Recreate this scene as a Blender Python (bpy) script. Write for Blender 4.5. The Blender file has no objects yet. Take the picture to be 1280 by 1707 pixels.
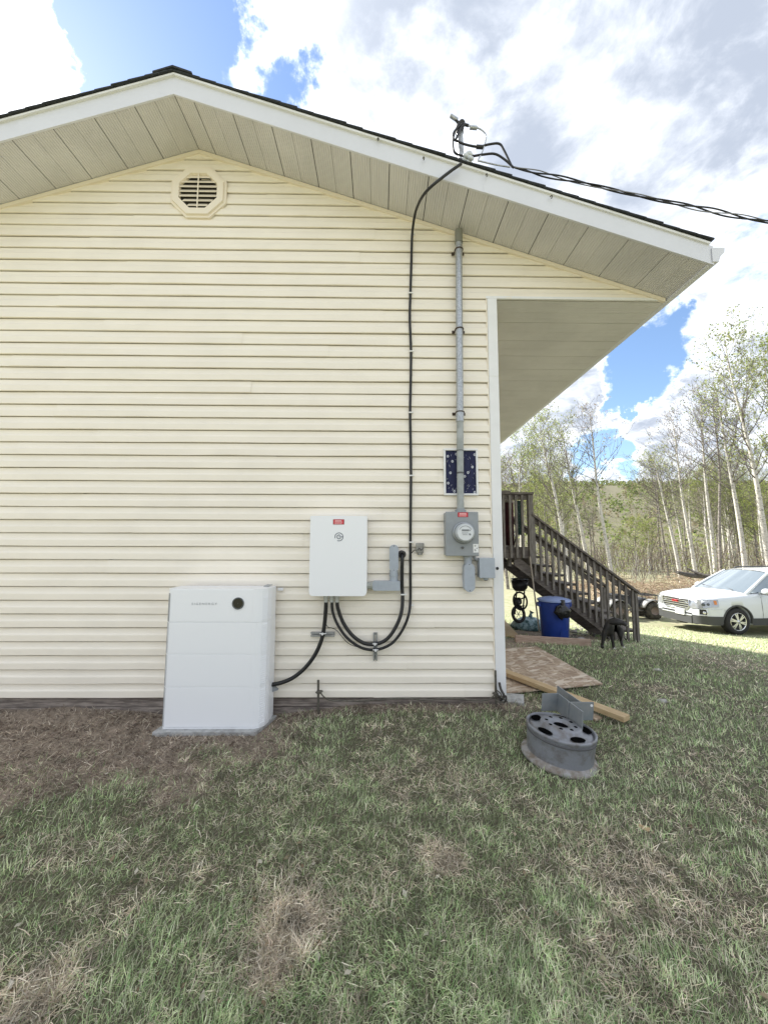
import bpy, bmesh, math, random
import numpy as np
from mathutils import Vector, Matrix, Euler, noise
R = math.radians
random.seed(7)
scene = bpy.context.scene
col = scene.collection
# ------------------------------------------------------------------ camera
F_PX, CAM = 630.92, np.array([0.0, -3.3117, 1.42])
def cam_axes(p, y, r):
    cp, sp, cy, sy, cr, sr = math.cos(p), math.sin(p), math.cos(y), math.sin(y), math.cos(r), math.sin(r)
    f = np.array([sy*cp, cy*cp, sp]); a = np.array([cy, -sy, 0.0]); b = np.cross(a, f)
    return a*cr+b*sr, -a*sr+b*cr, f
RT, UP, FW = cam_axes(R(5.0356), R(.6815), R(.1693))
cd = bpy.data.cameras.new('camera'); cam = bpy.data.objects.new('camera', cd); col.objects.link(cam)
cd.sensor_fit = 'HORIZONTAL'; cd.sensor_width = 36; cd.lens = F_PX/1280*36
cd.clip_start = .05; cd.clip_end = 5000
M = Matrix.Identity(4)
for i in range(3):
    M[i][0], M[i][1], M[i][2], M[i][3] = RT[i], UP[i], -FW[i], CAM[i]
cam.matrix_world = M
scene.camera = cam
# ------------------------------------------------------------------ light
SUN_EL, SUN_AZ = R(42.5), R(-46.5)          # azimuth from +Y, negative towards -X
SUN = Vector((math.sin(SUN_AZ)*math.cos(SUN_EL), math.cos(SUN_AZ)*math.cos(SUN_EL), math.sin(SUN_EL)))
sd = bpy.data.lights.new('sun', 'SUN'); sd.energy = 5.0; sd.angle = R(.5); sd.color = (1, .95, .86)
so = bpy.data.objects.new('sun', sd); col.objects.link(so)
so.rotation_euler = (-SUN).to_track_quat('-Z', 'Y').to_euler()
scene.view_settings.view_transform = 'Standard'
scene.view_settings.look = 'None'
scene.view_settings.gamma = 1
scene.view_settings.use_curve_mapping = False
scene.view_settings.exposure = 1.3
world = bpy.data.worlds.new('World'); scene.world = world; world.use_nodes = True
def make_sky():
    nt = world.node_tree; n = nt.nodes; l = nt.links
    for x in list(n): n.remove(x)
    def N(t, **k):
        a = n.new(t)
        for q, v in k.items(): setattr(a, q, v)
        return a
    def mth(op, a, b=None, clamp=False):
        m = N('ShaderNodeMath', operation=op, use_clamp=clamp)
        for i, s in enumerate((a, b)):
            if s is None: continue
            if isinstance(s, (int, float)): m.inputs[i].default_value = s
            else: l.new(s, m.inputs[i])
        return m.outputs[0]
    def ramp(s, a, b):
        m = N('ShaderNodeMapRange', interpolation_type='SMOOTHSTEP'); l.new(s, m.inputs[0])
        m.inputs[1].default_value = a; m.inputs[2].default_value = b
        return m.outputs[0]
    def mix(f, a, b):
        m = N('ShaderNodeMix', data_type='RGBA')
        if isinstance(f, float): m.inputs[0].default_value = f
        else: l.new(f, m.inputs[0])
        for i, s in ((6, a), (7, b)):
            if isinstance(s, tuple): m.inputs[i].default_value = s
            else: l.new(s, m.inputs[i])
        return m.outputs[2]
    tc = N('ShaderNodeTexCoord'); d = tc.outputs['Generated']
    sky = N('ShaderNodeTexSky'); sky.sky_type = 'NISHITA'; sky.sun_disc = False
    sky.sun_elevation = SUN_EL; sky.sun_rotation = SUN_AZ; sky.dust_density = .12; sky.ozone_density = 2.2; sky.air_density = 1.0
    sep = N('ShaderNodeSeparateXYZ'); l.new(d, sep.inputs[0])
    zz = mth('ADD', mth('MAXIMUM', sep.outputs[2], 0.0), .16)
    cmb = N('ShaderNodeCombineXYZ')
    l.new(mth('DIVIDE', sep.outputs[0], zz), cmb.inputs[0]); l.new(mth('DIVIDE', sep.outputs[1], zz), cmb.inputs[1])
    cmb.inputs[2].default_value = 3.3
    def noi(scale, detail, rough, dist, off=0.0):
        mp = N('ShaderNodeMapping'); l.new(cmb.outputs[0], mp.inputs[0]); mp.inputs['Location'].default_value = (off, off*.7, off*1.3)
        t = N('ShaderNodeTexNoise'); l.new(mp.outputs[0], t.inputs['Vector'])
        t.inputs['Scale'].default_value = scale; t.inputs['Detail'].default_value = detail
        t.inputs['Roughness'].default_value = rough; t.inputs['Distortion'].default_value = dist
        return t.outputs[0]
    big = noi(2.3, 10, .58, .25)
    fine = noi(7.5, 9, .62, .3, 7.1)
    shade = noi(4.2, 9, .60, .3, 13.7)
    dens = mth('ADD', mth('MULTIPLY', big, .72), mth('MULTIPLY', fine, .28))
    # openings of blue sky between the clouds
    wn = N('ShaderNodeTexNoise'); wn.inputs['Scale'].default_value = 5.0; wn.inputs['Detail'].default_value = 8; wn.inputs['Roughness'].default_value = .62; l.new(d, wn.inputs['Vector'])
    off = N('ShaderNodeVectorMath', operation='SUBTRACT'); l.new(wn.outputs['Color'], off.inputs[0]); off.inputs[1].default_value = (.5, .5, .5)
    sc = N('ShaderNodeVectorMath', operation='SCALE'); l.new(off.outputs[0], sc.inputs[0]); sc.inputs['Scale'].default_value = .42
    wd_ = N('ShaderNodeVectorMath', operation='ADD'); l.new(d, wd_.inputs[0]); l.new(sc.outputs[0], wd_.inputs[1])
    wdn = N('ShaderNodeVectorMath', operation='NORMALIZE'); l.new(wd_.outputs[0], wdn.inputs[0])
    for px, py, wid, amt in BLUE:
        g = ray(px, py); g = g/np.linalg.norm(g)
        dot = N('ShaderNodeVectorMath', operation='DOT_PRODUCT'); l.new(wdn.outputs[0], dot.inputs[0]); dot.inputs[1].default_value = tuple(g)
        dens = mth('SUBTRACT', dens, mth('MULTIPLY', ramp(dot.outputs['Value'], math.cos(R(wid)), math.cos(R(wid*.15))), amt))
    cover = ramp(dens, .31, .47)
    dot = N('ShaderNodeVectorMath', operation='DOT_PRODUCT'); l.new(d, dot.inputs[0]); dot.inputs[1].default_value = tuple(SUN)
    near = mth('POWER', mth('MAXIMUM', dot.outputs['Value'], 0.0), 14)
    sh = mth('ADD', mth('MULTIPLY', shade, .75), mth('MULTIPLY', fine, .25))
    cl = mix(ramp(sh, .29, .60), CLOUD_LIT, CLOUD_DARK)
    thin = mix(ramp(dens, .36, .54), (CLOUD_LIT[0]*1.1, CLOUD_LIT[1]*1.1, CLOUD_LIT[2]*1.1, 1), cl)
    glow = N('ShaderNodeMix', data_type='RGBA', blend_type='ADD'); glow.inputs[0].default_value = 1
    l.new(thin, glow.inputs[6])
    gl = N('ShaderNodeCombineColor'); v = mth('MULTIPLY', near, 4.5)
    for i in range(3): l.new(v, gl.inputs[i])
    l.new(gl.outputs[0], glow.inputs[7])
    out = mix(cover, sky.outputs[0], glow.outputs[2])
    bg = N('ShaderNodeBackground'); bg.inputs[1].default_value = SKY_STRENGTH; l.new(out, bg.inputs[0])
    o = N('ShaderNodeOutputWorld'); l.new(bg.outputs[0], o.inputs[0])
def ray(px, py): return FW + RT*(px-640)/F_PX + UP*(853.5-py)/F_PX
def onY(px, py, Y):
    d = ray(px, py); return Vector(CAM + d*((Y-CAM[1])/d[1]))
def onZ(px, py, Z):
    d = ray(px, py); return Vector(CAM + d*((Z-CAM[2])/d[2]))
SKY_STRENGTH = .1
CLOUD_LIT, CLOUD_DARK = (6.5, 6.7, 7.0, 1), (2.45, 2.75, 3.3, 1)
BLUE = [(232, 40, 8, .34), (285, 105, 6, .28), (395, 150, 7, .22), (1085, 575, 6, .26), (1035, 615, 5, .24), (1008, 735, 4.5, .2), (1015, 675, 3, .12), (985, 270, 5, .05)]
make_sky()

# ------------------------------------------------------------------ helpers
def sstep(a, b, x):
    t = min(1, max(0, (x-a)/(b-a))); return t*t*(3-2*t)
def height(x, y):
    h = -1.3*sstep(5.0, 19.0, (y+3.31)+.5*max(x, 0))
    h += .085*sstep(.7, 0, abs(y+.03))*sstep(-1.0, -.1, x)*sstep(1.9, .9, x)*(1+.35*noise.noise((x*3, y*3, 40)))+.055*sstep(.55, 0, abs(y))*sstep(-1.7, -2.2, x)*(1+.8*noise.noise((x*2.5, y*3, 41)))
    h += .012*noise.noise((x*1.3, y*1.3, 0))+.006*noise.noise((x*4, y*4, 5)) if y > -9 and y < 30 else 0
    if y > 60: h += 51*sstep(70, 320, y)*(1+.10*noise.noise((x*.006, y*.003, 2)))+sstep(60, 140, y)*1.5*noise.noise((x*.03, y*.03, 9))
    return h
def gnd(px, py, dz=0.0):
    d = ray(px, py); t = .6
    for _ in range(4000):
        p = CAM + d*t
        if p[2] <= height(p[0], p[1])+dz: break
        t += .01
    return Vector(p)
MATS = {}
def mat(name, c, rough=.6, metal=0.0, var=0.0, vscale=8.0, c2=None, bump=0.0, bscale=60.0, stretch=(1, 1, 1), spec=None, coat=0, lo=.38, hi=.62, detail=6, trans=0.0, coords='Object'):
    if name in MATS: return MATS[name]
    m = bpy.data.materials.new(name); m.use_nodes = True; MATS[name] = m
    nt = m.node_tree; b = nt.nodes['Principled BSDF']; l = nt.links
    b.inputs['Base Color'].default_value = (*c, 1); b.inputs['Roughness'].default_value = rough; b.inputs['Metallic'].default_value = metal
    if spec is not None: b.inputs['Specular IOR Level'].default_value = spec
    if coat: b.inputs['Coat Weight'].default_value = coat
    if trans: b.inputs['Transmission Weight'].default_value = trans
    if var or c2 or bump:
        tc = nt.nodes.new('ShaderNodeTexCoord'); mp = nt.nodes.new('ShaderNodeMapping'); mp.inputs['Scale'].default_value = stretch
        l.new(tc.outputs[coords], mp.inputs[0])
    if var or c2:
        t = nt.nodes.new('ShaderNodeTexNoise'); l.new(mp.outputs[0], t.inputs['Vector'])
        t.inputs['Scale'].default_value = vscale; t.inputs['Detail'].default_value = detail; t.inputs['Roughness'].default_value = .62
        mr = nt.nodes.new('ShaderNodeMapRange'); mr.inputs[1].default_value = lo; mr.inputs[2].default_value = hi; l.new(t.outputs[0], mr.inputs[0])
        mx = nt.nodes.new('ShaderNodeMix'); mx.data_type = 'RGBA'; l.new(mr.outputs[0], mx.inputs[0])
        if c2 is None: c2 = tuple(x*(1-var) for x in c)
        mx.inputs[6].default_value = (*c, 1); mx.inputs[7].default_value = (*c2, 1)
        l.new(mx.outputs[2], b.inputs['Base Color'])
    if bump:
        t2 = nt.nodes.new('ShaderNodeTexNoise'); l.new(mp.outputs[0], t2.inputs['Vector']); t2.inputs['Scale'].default_value = bscale; t2.inputs['Detail'].default_value = 5
        bp = nt.nodes.new('ShaderNodeBump'); bp.inputs['Strength'].default_value = bump; bp.inputs['Distance'].default_value = .01
        l.new(t2.outputs[0], bp.inputs['Height']); l.new(bp.outputs[0], b.inputs['Normal'])
    return m
def leafmat(name, attr='tint', transl=.35, rough=.7):
    """colour comes from the per-blade colour attribute"""
    m = bpy.data.materials.new(name); m.use_nodes = True; nt = m.node_tree; l = nt.links
    for x in list(nt.nodes): nt.nodes.remove(x)
    a = nt.nodes.new('ShaderNodeAttribute'); a.attribute_name = attr
    d = nt.nodes.new('ShaderNodeBsdfDiffuse'); t = nt.nodes.new('ShaderNodeBsdfTranslucent'); mx = nt.nodes.new('ShaderNodeMixShader')
    l.new(a.outputs[0], d.inputs[0]); l.new(a.outputs[0], t.inputs[0]); mx.inputs[0].default_value = transl
    o = nt.nodes.new('ShaderNodeOutputMaterial'); l.new(d.outputs[0], mx.inputs[1]); l.new(t.outputs[0], mx.inputs[2]); l.new(mx.outputs[0], o.inputs[0])
    return m
def link(o): col.objects.link(o); return o
def tag(o, label=None, cat=None, group=None, kind=None):
    if label: o['label'] = label
    if cat: o['category'] = cat
    if group: o['group'] = group
    if kind: o['kind'] = kind
    return o
def thing(name, label, cat, loc=(0, 0, 0), rz=0, group=None):
    o = link(bpy.data.objects.new(name, None)); o.location = loc; o.rotation_euler = (0, 0, rz); o.empty_display_size = .1
    return tag(o, label, cat, group)
def copy_tree(o, parent=None):
    c = o.copy(); col.objects.link(c)
    if parent: c.parent = parent
    for ch in list(o.children): copy_tree(ch, c)
    return c
def smooth_path(pts, n=8):
    pts = [Vector(p) for p in pts]; out = []
    P = [pts[0]*2-pts[1]]+pts+[pts[-1]*2-pts[-2]]
    for i in range(1, len(P)-2):
        a, b, c, d = P[i-1:i+3]
        for k in range(n):
            t = k/n
            out.append(.5*((2*b)+(c-a)*t+(2*a-5*b+4*c-d)*t*t+(3*b-a-3*c+d)*t**3))
    out.append(pts[-1]); return out
class MB:
    def __init__(s): s.v = []; s.f = []; s.sm = []
    def add(s, vs, fs, smooth=False):
        k = len(s.v); s.v += [tuple(p) for p in vs]
        for f in fs: s.f.append(tuple(i+k for i in f)); s.sm.append(smooth)
        return s
    def box(s, x0, x1, y0, y1, z0, z1):
        return s.add([(x0, y0, z0), (x1, y0, z0), (x1, y1, z0), (x0, y1, z0), (x0, y0, z1), (x1, y0, z1), (x1, y1, z1), (x0, y1, z1)],
                     [(0, 3, 2, 1), (4, 5, 6, 7), (0, 1, 5, 4), (1, 2, 6, 5), (2, 3, 7, 6), (3, 0, 4, 7)])
    def obox(s, c, size, e=(0, 0, 0), mtx=None):
        m = mtx or Euler(e).to_matrix(); hx, hy, hz = (q/2 for q in size); c = Vector(c)
        P = [c+m@Vector(p) for p in ((-hx, -hy, -hz), (hx, -hy, -hz), (hx, hy, -hz), (-hx, hy, -hz), (-hx, -hy, hz), (hx, -hy, hz), (hx, hy, hz), (-hx, hy, hz))]
        return s.add(P, [(0, 3, 2, 1), (4, 5, 6, 7), (0, 1, 5, 4), (1, 2, 6, 5), (2, 3, 7, 6), (3, 0, 4, 7)])
    def beam(s, p0, p1, w, h, up=(0, 0, 1)):
        p0, p1 = Vector(p0), Vector(p1); d = (p1-p0).normalized(); a = d.cross(Vector(up)).normalized(); b = a.cross(d)
        P = []
        for p in (p0, p1):
            for q, r in ((-1, -1), (1, -1), (1, 1), (-1, 1)): P.append(p+a*q*w/2+b*r*h/2)
        return s.add(P, [(3, 2, 1, 0), (4, 5, 6, 7), (0, 1, 5, 4), (1, 2, 6, 5), (2, 3, 7, 6), (3, 0, 4, 7)])
    def tube(s, pts, r, n=8, caps=True, smooth=True):
        pts = [Vector(p) for p in pts]; m = len(pts); V = []; Fc = []
        rs = r if isinstance(r, (list, tuple)) else [r]*m
        t0 = (pts[1]-pts[0]).normalized(); a = t0.orthogonal().normalized()
        for i, p in enumerate(pts):
            t = (pts[min(i+1, m-1)]-pts[max(i-1, 0)])
            t = t.normalized() if t.length > 1e-9 else t0
            a = (a-t*a.dot(t)); a = a.normalized() if a.length > 1e-6 else t.orthogonal().normalized()
            b = t.cross(a)
            for k in range(n):
                g = 2*math.pi*k/n; V.append(p+(a*math.cos(g)+b*math.sin(g))*rs[i])
        for i in range(m-1):
            for k in range(n):
                Fc.append((i*n+k, i*n+(k+1) % n, (i+1)*n+(k+1) % n, (i+1)*n+k))
        s.add(V, Fc, smooth)
        if caps: s.add(V[:n], [tuple(range(n))[::-1]]); s.add(V[-n:], [tuple(range(n))])
        return s
    def cyl(s, p0, p1, r, n=16, r1=None, smooth=True): return s.tube([p0, p1], [r, r if r1 is None else r1], n, True, smooth)
    def lathe(s, prof, o=(0, 0, 0), axis=(0, 0, 1), n=32, smooth=True):
        o = Vector(o); ax = Vector(axis).normalized(); a = ax.orthogonal().normalized(); b = ax.cross(a); V = []; Fc = []
        for r, z in prof:
            for k in range(n):
                g = 2*math.pi*k/n; V.append(o+ax*z+(a*math.cos(g)+b*math.sin(g))*r)
        for i in range(len(prof)-1):
            for k in range(n): Fc.append((i*n+k, i*n+(k+1) % n, (i+1)*n+(k+1) % n, (i+1)*n+k))
        return s.add(V, Fc, smooth)
    def prism(s, poly, off, smooth=False):
        P = [Vector(p) for p in poly]; n = len(P); o = Vector(off); V = P+[p+o for p in P]
        s.add(V, [tuple(range(n))[::-1], tuple(range(n, 2*n))]); 
        return s.add(V, [(i, (i+1) % n, n+(i+1) % n, n+i) for i in range(n)], smooth)
    def sphere(s, c, r, n=12, sc=(1, 1, 1)):
        c = Vector(c); V = []; Fc = []; h = n//2
        for i in range(h+1):
            t = math.pi*i/h
            for k in range(n):
                g = 2*math.pi*k/n; V.append(c+Vector((math.sin(t)*math.cos(g)*sc[0], math.sin(t)*math.sin(g)*sc[1], math.cos(t)*sc[2]))*r)
        for i in range(h):
            for k in range(n): Fc.append((i*n+k, (i+1)*n+k, (i+1)*n+(k+1) % n, i*n+(k+1) % n))
        return s.add(V, Fc, True)
    def mesh(s, name):
        me = bpy.data.meshes.new(name); me.from_pydata(s.v, [], s.f); me.polygons.foreach_set('use_smooth', s.sm)
        bm = bmesh.new(); bm.from_mesh(me); bmesh.ops.recalc_face_normals(bm, faces=bm.faces); bm.to_mesh(me); bm.free()
        return me
    def build(s, name, m, parent=None, bevel=0, seg=2, label=None, world=True):
        o = link(bpy.data.objects.new(name, s.mesh(name)))
        if m: o.data.materials.append(m)
        if parent:
            o.parent = parent
            if world:
                o.matrix_parent_inverse = wm(parent).inverted()
        if bevel:
            b = o.modifiers.new('bevel', 'BEVEL'); b.width = bevel; b.segments = seg; b.limit_method = 'ANGLE'; b.angle_limit = R(40)
        if label: o['label'] = label
        return o
def wm(o):
    m = o.matrix_basis.copy()
    if o.parent: m = wm(o.parent) @ o.matrix_parent_inverse @ m
    return m
def solo(name, mb, m, label, cat, bevel=0, group=None, seg=2):
    """a thing that is one mesh, its origin at its base"""
    xs = np.array(mb.v); c = Vector(((xs[:, 0].min()+xs[:, 0].max())/2, (xs[:, 1].min()+xs[:, 1].max())/2, xs[:, 2].min()))
    mb.v = [tuple(Vector(p)-c) for p in mb.v]
    o = mb.build(name, m, None, bevel, seg); o.location = c
    return tag(o, label, cat, group)
def text(name, body, size, m, parent, mtx, extrude=.0008, sx=1.0, space=1.0):
    cu = bpy.data.curves.new(name, 'FONT'); cu.body = body; cu.size = size; cu.extrude = extrude; cu.align_x = 'CENTER'; cu.align_y = 'CENTER'; cu.space_character = space
    cu.resolution_u = 3
    t = link(bpy.data.objects.new(name, cu)); dg = bpy.context.evaluated_depsgraph_get(); dg.update()
    me = bpy.data.meshes.new_from_object(t.evaluated_get(dg)); bpy.data.objects.remove(t)
    o = link(bpy.data.objects.new(name, me)); me.materials.clear(); me.materials.append(m)
    o.parent = parent
    o.matrix_basis = mtx @ Matrix.Diagonal((sx, 1, 1, 1))
    o.matrix_parent_inverse = wm(parent).inverted()
    return o
FRONT = Matrix(((1, 0, 0, 0), (0, 0, -1, 0), (0, 1, 0, 0), (0, 0, 0, 1)))     # text plane facing -Y
# ------------------------------------------------------------------ materials
SIDING = mat('cream_vinyl', (.90, .835, .725), .45, var=.07, vscale=2.2, stretch=(1, 1, 2.2), bump=.08, bscale=18, detail=10, lo=.42, hi=.72)
WHITE = mat('white_trim', (.84, .84, .84), .4, var=.05, vscale=5)
TRIMC = mat('cream_trim', (.85, .77, .64), .4)
SOFFIT = mat('beige_soffit', (.68, .665, .665), .55, var=.10, vscale=2.5, bump=.03, bscale=20)
FASCIA = mat('white_metal_fascia', (.69, .70, .75), .35, var=.04, vscale=2)
SHINGLE = mat('asphalt_shingle', (.045, .05, .055), .95, var=.5, vscale=60, bump=.4, bscale=150)
DARKGAP = mat('dark_gap', (.06, .055, .05), .9)
FOUND = mat('weathered_board', (.36, .31, .27), .9, c2=(.15, .125, .11), vscale=6, stretch=(1, 6, 9), bump=.4, bscale=14)
CONC = mat('concrete', (.46, .46, .45), .9, c2=(.30, .30, .29), vscale=22, bump=.25, bscale=90)
PAINTW = mat('white_powder_coat', (.88, .89, .91), .35, bump=.02, bscale=400)
GREYP = mat('grey_chamfer', (.27, .28, .29), .5)
BLACK = mat('black_cable', (.012, .012, .013), .45)
BLACKP = mat('black_plastic', (.018, .018, .02), .35)
PVC = mat('grey_pvc', (.40, .44, .49), .45, var=.08, vscale=20)
METER = mat('grey_enamel', (.30, .32, .335), .45, var=.10, vscale=9, bump=.02, bscale=80)
GALV = mat('galvanised_steel', (.50, .52, .54), .42, .6, c2=(.34, .36, .38), vscale=70, detail=3)
RUST = mat('rusty_strap', (.10, .065, .045), .85, c2=(.05, .04, .035), vscale=60)
CLIPW = mat('white_clip', (.8, .8, .79), .5)
RED = mat('red_sticker', (.62, .035, .05), .45)
PINK = mat('pale_print', (.85, .60, .60), .5)
INK = mat('grey_print', (.22, .23, .25), .5)
INKD = mat('dark_print', (.03, .03, .03), .5)
LABELW = mat('white_label', (.83, .83, .82), .5)
PORC = mat('porcelain', (.62, .66, .70), .25)
# ------------------------------------------------------------------ terrain
def make_ground():
    xs = np.unique(np.concatenate([np.linspace(-7, 14, 106), -7-np.geomspace(.5, 900, 34), 14+np.geomspace(.5, 900, 40)]))
    ys = np.unique(np.concatenate([np.linspace(-6, 14, 101), -6-np.geomspace(.5, 500, 26), 14+np.geomspace(.6, 300, 50)]))
    V = [(x, y, height(x, y)) for y in ys for x in xs]; nx = len(xs)
    Fc = [(j*nx+i, j*nx+i+1, (j+1)*nx+i+1, (j+1)*nx+i) for j in range(len(ys)-1) for i in range(nx-1)]
    m = mat('lawn_soil', (.20, .215, .12), .95, c2=(.28, .26, .175), vscale=3.2, bump=.6, bscale=38, lo=.40, hi=.60, detail=9)
    nt = m.node_tree; b = nt.nodes['Principled BSDF']; l = nt.links
    # bare earth by the wall and dry thatch patches: shapes of their own, mixed over the turf colour
    prev = b.inputs['Base Color'].links[0].from_socket
    tc = nt.nodes.new('ShaderNodeTexCoord'); sp = nt.nodes.new('ShaderNodeSeparateXYZ'); l.new(tc.outputs['Object'], sp.inputs[0])
    wob = nt.nodes.new('ShaderNodeTexNoise'); wob.inputs['Scale'].default_value = 2.6; wob.inputs['Detail'].default_value = 7; l.new(tc.outputs['Object'], wob.inputs['Vector'])
    att = nt.nodes.new('ShaderNodeAttribute'); att.attribute_name = 'earth'
    ad = nt.nodes.new('ShaderNodeMath'); ad.operation = 'ADD'; l.new(att.outputs['Fac'], ad.inputs[0]); l.new(wob.outputs[0], ad.inputs[1])
    mr = nt.nodes.new('ShaderNodeMapRange'); mr.inputs[1].default_value = .85; mr.inputs[2].default_value = 1.1; l.new(ad.outputs[0], mr.inputs[0])
    dn = nt.nodes.new('ShaderNodeTexNoise'); dn.inputs['Scale'].default_value = 24; dn.inputs['Detail'].default_value = 8; l.new(tc.outputs['Object'], dn.inputs['Vector'])
    cr = nt.nodes.new('ShaderNodeMix'); cr.data_type = 'RGBA'; l.new(dn.outputs[0], cr.inputs[0]); cr.inputs[6].default_value = (.13, .10, .075, 1); cr.inputs[7].default_value = (.41, .335, .26, 1)
    mx = nt.nodes.new('ShaderNodeMix'); mx.data_type = 'RGBA'; l.new(mr.outputs[0], mx.inputs[0]); l.new(prev, mx.inputs[6]); l.new(cr.outputs[2], mx.inputs[7])
    bl = nt.nodes.new('ShaderNodeAttribute'); bl.attribute_name = 'bladed'
    m3 = nt.nodes.new('ShaderNodeMix'); m3.data_type = 'RGBA'; l.new(bl.outputs['Fac'], m3.inputs[0]); l.new(prev, m3.inputs[6]); m3.inputs[7].default_value = (.10, .092, .058, 1); l.new(m3.outputs[2], mx.inputs[6])
    l.new(mx.outputs[2], b.inputs['Base Color'])
    o = MB().add(V, Fc, True).build('ground', m); o['kind'] = 'structure'
    a = o.data.attributes.new('earth', 'FLOAT', 'POINT')
    a.data.foreach_set('value', [earth(v[0], v[1]) for v in V])
    a2 = o.data.attributes.new('bladed', 'FLOAT', 'POINT')      # thatch soil shows between the built blades; turf colour where none are built
    a2.data.foreach_set('value', [sstep(11, 5, math.hypot(v[0], v[1]+3.31))*sstep(.75, 1.0, math.hypot(v[0], v[1]+3.31))*sstep(R(72), R(60), abs(math.atan2(v[0], v[1]+3.31))) if v[1] < 60 else .8 for v in V])
def earth(x, y):
    """0 lawn .. 1 bare earth"""
    nx = noise.noise((x*2.1, y*2.1, 77))*.45+noise.noise((x*6, y*6, 78))*.22; y0 = y; y += nx; x += .5*noise.noise((x*1.7, y*1.7, 79))
    e = sstep(-1.15, -.45, y)*sstep(-.1, -1.1, x)*sstep(.9, .1, y)
    e = max(e, .95*math.exp(-((x+2.9)/.7)**2-((y+1.0)/.42)**2), .8*math.exp(-((x+2.1)/.5)**2-((y+.95)/.3)**2))
    e = max(e, sstep(-.85, -.45, y)*sstep(-1.4, -2.2, x)*.9*sstep(.9, .1, y), .75*sstep(-.22, -.1, y0)*sstep(.5, 0, y)*sstep(1.4, 1.0, x))
    e = max(e, .9*sstep(1.3, .4, math.hypot((x-3.2)*.8, y-4.0)), .7*sstep(1.1, .2, math.hypot(x-1.9, (y-2.6)*.9)), .8*sstep(.16, .05, math.hypot(x-1.05, y+.28)))
    return e
make_ground()
# ------------------------------------------------------------------ house
AX, AZ, SL = -1.72, 5.15, .33                   # apex of the soffit plane, slope
rake = lambda x: AZ-SL*abs(x-AX)
ZB, EXPO, ZP = .15, .1143, 3.69                # siding bottom, course height, porch ceiling
XL, XT, XR, EAVE = -5.5, .975, 1.072, 2.665     # wall left end, trim inner edge, wall corner, eave
NSOF = .46
house = thing('house', 'cream vinyl sided house with white gable fascia and beige soffits', 'house', (0, 0, 0))
def zrange_x(z, lo, hi):
    a = (AZ-.012-z)/SL
    return max(lo, AX-a), min(hi, AX+a)
PROF = [(0, .0005), (0, .0175), (.004, .0190), (.050, .0178), (.056, .0160), (.066, .0095), (.085, .0055), (.1075, .0040), (.1085, -.014), (.1160, -.014)]
def siding_board(z0, lo, hi, seed, lift=0.0, lift_y=0.0, clip=True):
    rnd = random.Random(seed); n = max(2, int((hi-lo)/.35)); V = []; Fc = []; m = len(PROF)
    jit = [rnd.uniform(-.0012, .0012) for _ in range(n+1)]; bow = [rnd.uniform(-.0022, .0024) for _ in range(n+1)]
    for i in range(n+1):
        s = i/n
        for dz, dy in PROF:
            z = min(z0+dz, AZ-.014); a, b = zrange_x(z, lo, hi) if clip else (lo, hi)
            if b < a: a = b = AX
            V.append((a+(b-a)*s, -dy-(lift_y if dy > 0 else 0)-(bow[i] if 0 < dz < .1 else 0), z+jit[i]*(1 if dz < .1 else 0)+lift))
    for i in range(n):
        for k in range(m-1): Fc.append((i*m+k, i*m+k+1, (i+1)*m+k+1, (i+1)*m+k))
    return MB().add(V, Fc, False)
rj = random.Random(3)
NC = int((AZ-ZB)/EXPO)+1
for c in range(NC):
    z0 = ZB+c*EXPO
    hi = XT+.004 if z0+.02 < ZP else EAVE-.02
    if z0 < ZP < z0+EXPO: hi = XT+.004
    a, b = zrange_x(z0, XL, hi)
    if b-a < .05: continue
    js = []
    if c == 9: js = [-2.31]
    elif c in (0,): js = [-.02, .72] 
    else:
        x = XL+rj.uniform(.5, 3.4)
        while x < b-.4:
            if x > a+.4: js.append(x)
            x += 3.66
    js = [j for j in js if a+.2 < j < b-.2]
    ed = [XL]+js+[hi]
    for i in range(len(ed)-1):
        siding_board(z0, ed[i]-(.02 if i else 0), ed[i+1], c*7+i, 0, .0034*(i % 2)+(.004 if c == 9 and i == 1 else 0)).build('siding_board', SIDING, house)
# core, gable panel, hidden side wall
core = MB().prism([(XL, .13, ZB+.005), (XT+.05, .13, ZB+.005), (XT+.05, .13, rake(XT+.05)-.02), (AX, .13, AZ-.02), (XL, .13, rake(XL)-.02)], (0, 9, 0))
core.prism([(XL, .024, ZB+.003), (XT+.04, .024, ZB+.003), (XT+.04, .024, ZP+.01), (EAVE-.03, .024, ZP+.01), (EAVE-.03, .024, rake(EAVE-.03)-.012), (AX, .024, AZ-.012), (XL, .024, rake(XL)-.012)], (0, .12, 0))
core.build('wall', TRIMC, house)
sw = MB()
for c in range(31):
    z0 = ZB+c*EXPO
    V = []
    for y in (.02, 9.1):
        for dz, dy in PROF: V.append((XT+.052+dy, y, z0+dz))
    m = len(PROF); sw.add(V, [(k, k+1, m+k+1, m+k) for k in range(m-1)])
sw.build('side_siding', SIDING, house)['kind'] = 'stuff'
MB().box(XL, XR-.03, .012, .05, -.25, .06).build('foundation_board', FOUND, house, .004)
MB().box(XL, XR-.03, .018, .05, .064, ZB+.02).build('foundation_board', FOUND, house, .004)
MB().box(XR-.06, XR-.035, .05, 9.1, -.6, ZB+.02).build('foundation_board', FOUND, house, .004)
for z0, z1, dy in ((.165, 2.95, 0), (2.945, ZP, .002)):
    MB().box(.985, XR, -.024-dy, -.001, z0, z1).box(XR-.004, XR+dy+.002, -.001, .09, z0, z1).build('corner_trim', WHITE, house, .004)
MB().box(.972, .9845, -.019, -.002, ZB+.02, ZP).build('edge_channel', TRIMC, house, .002)
MB().box(.972, EAVE-.03, -.022, -.0012, ZP+.002, ZP+.026).build('edge_channel', WHITE, house, .002)
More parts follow.
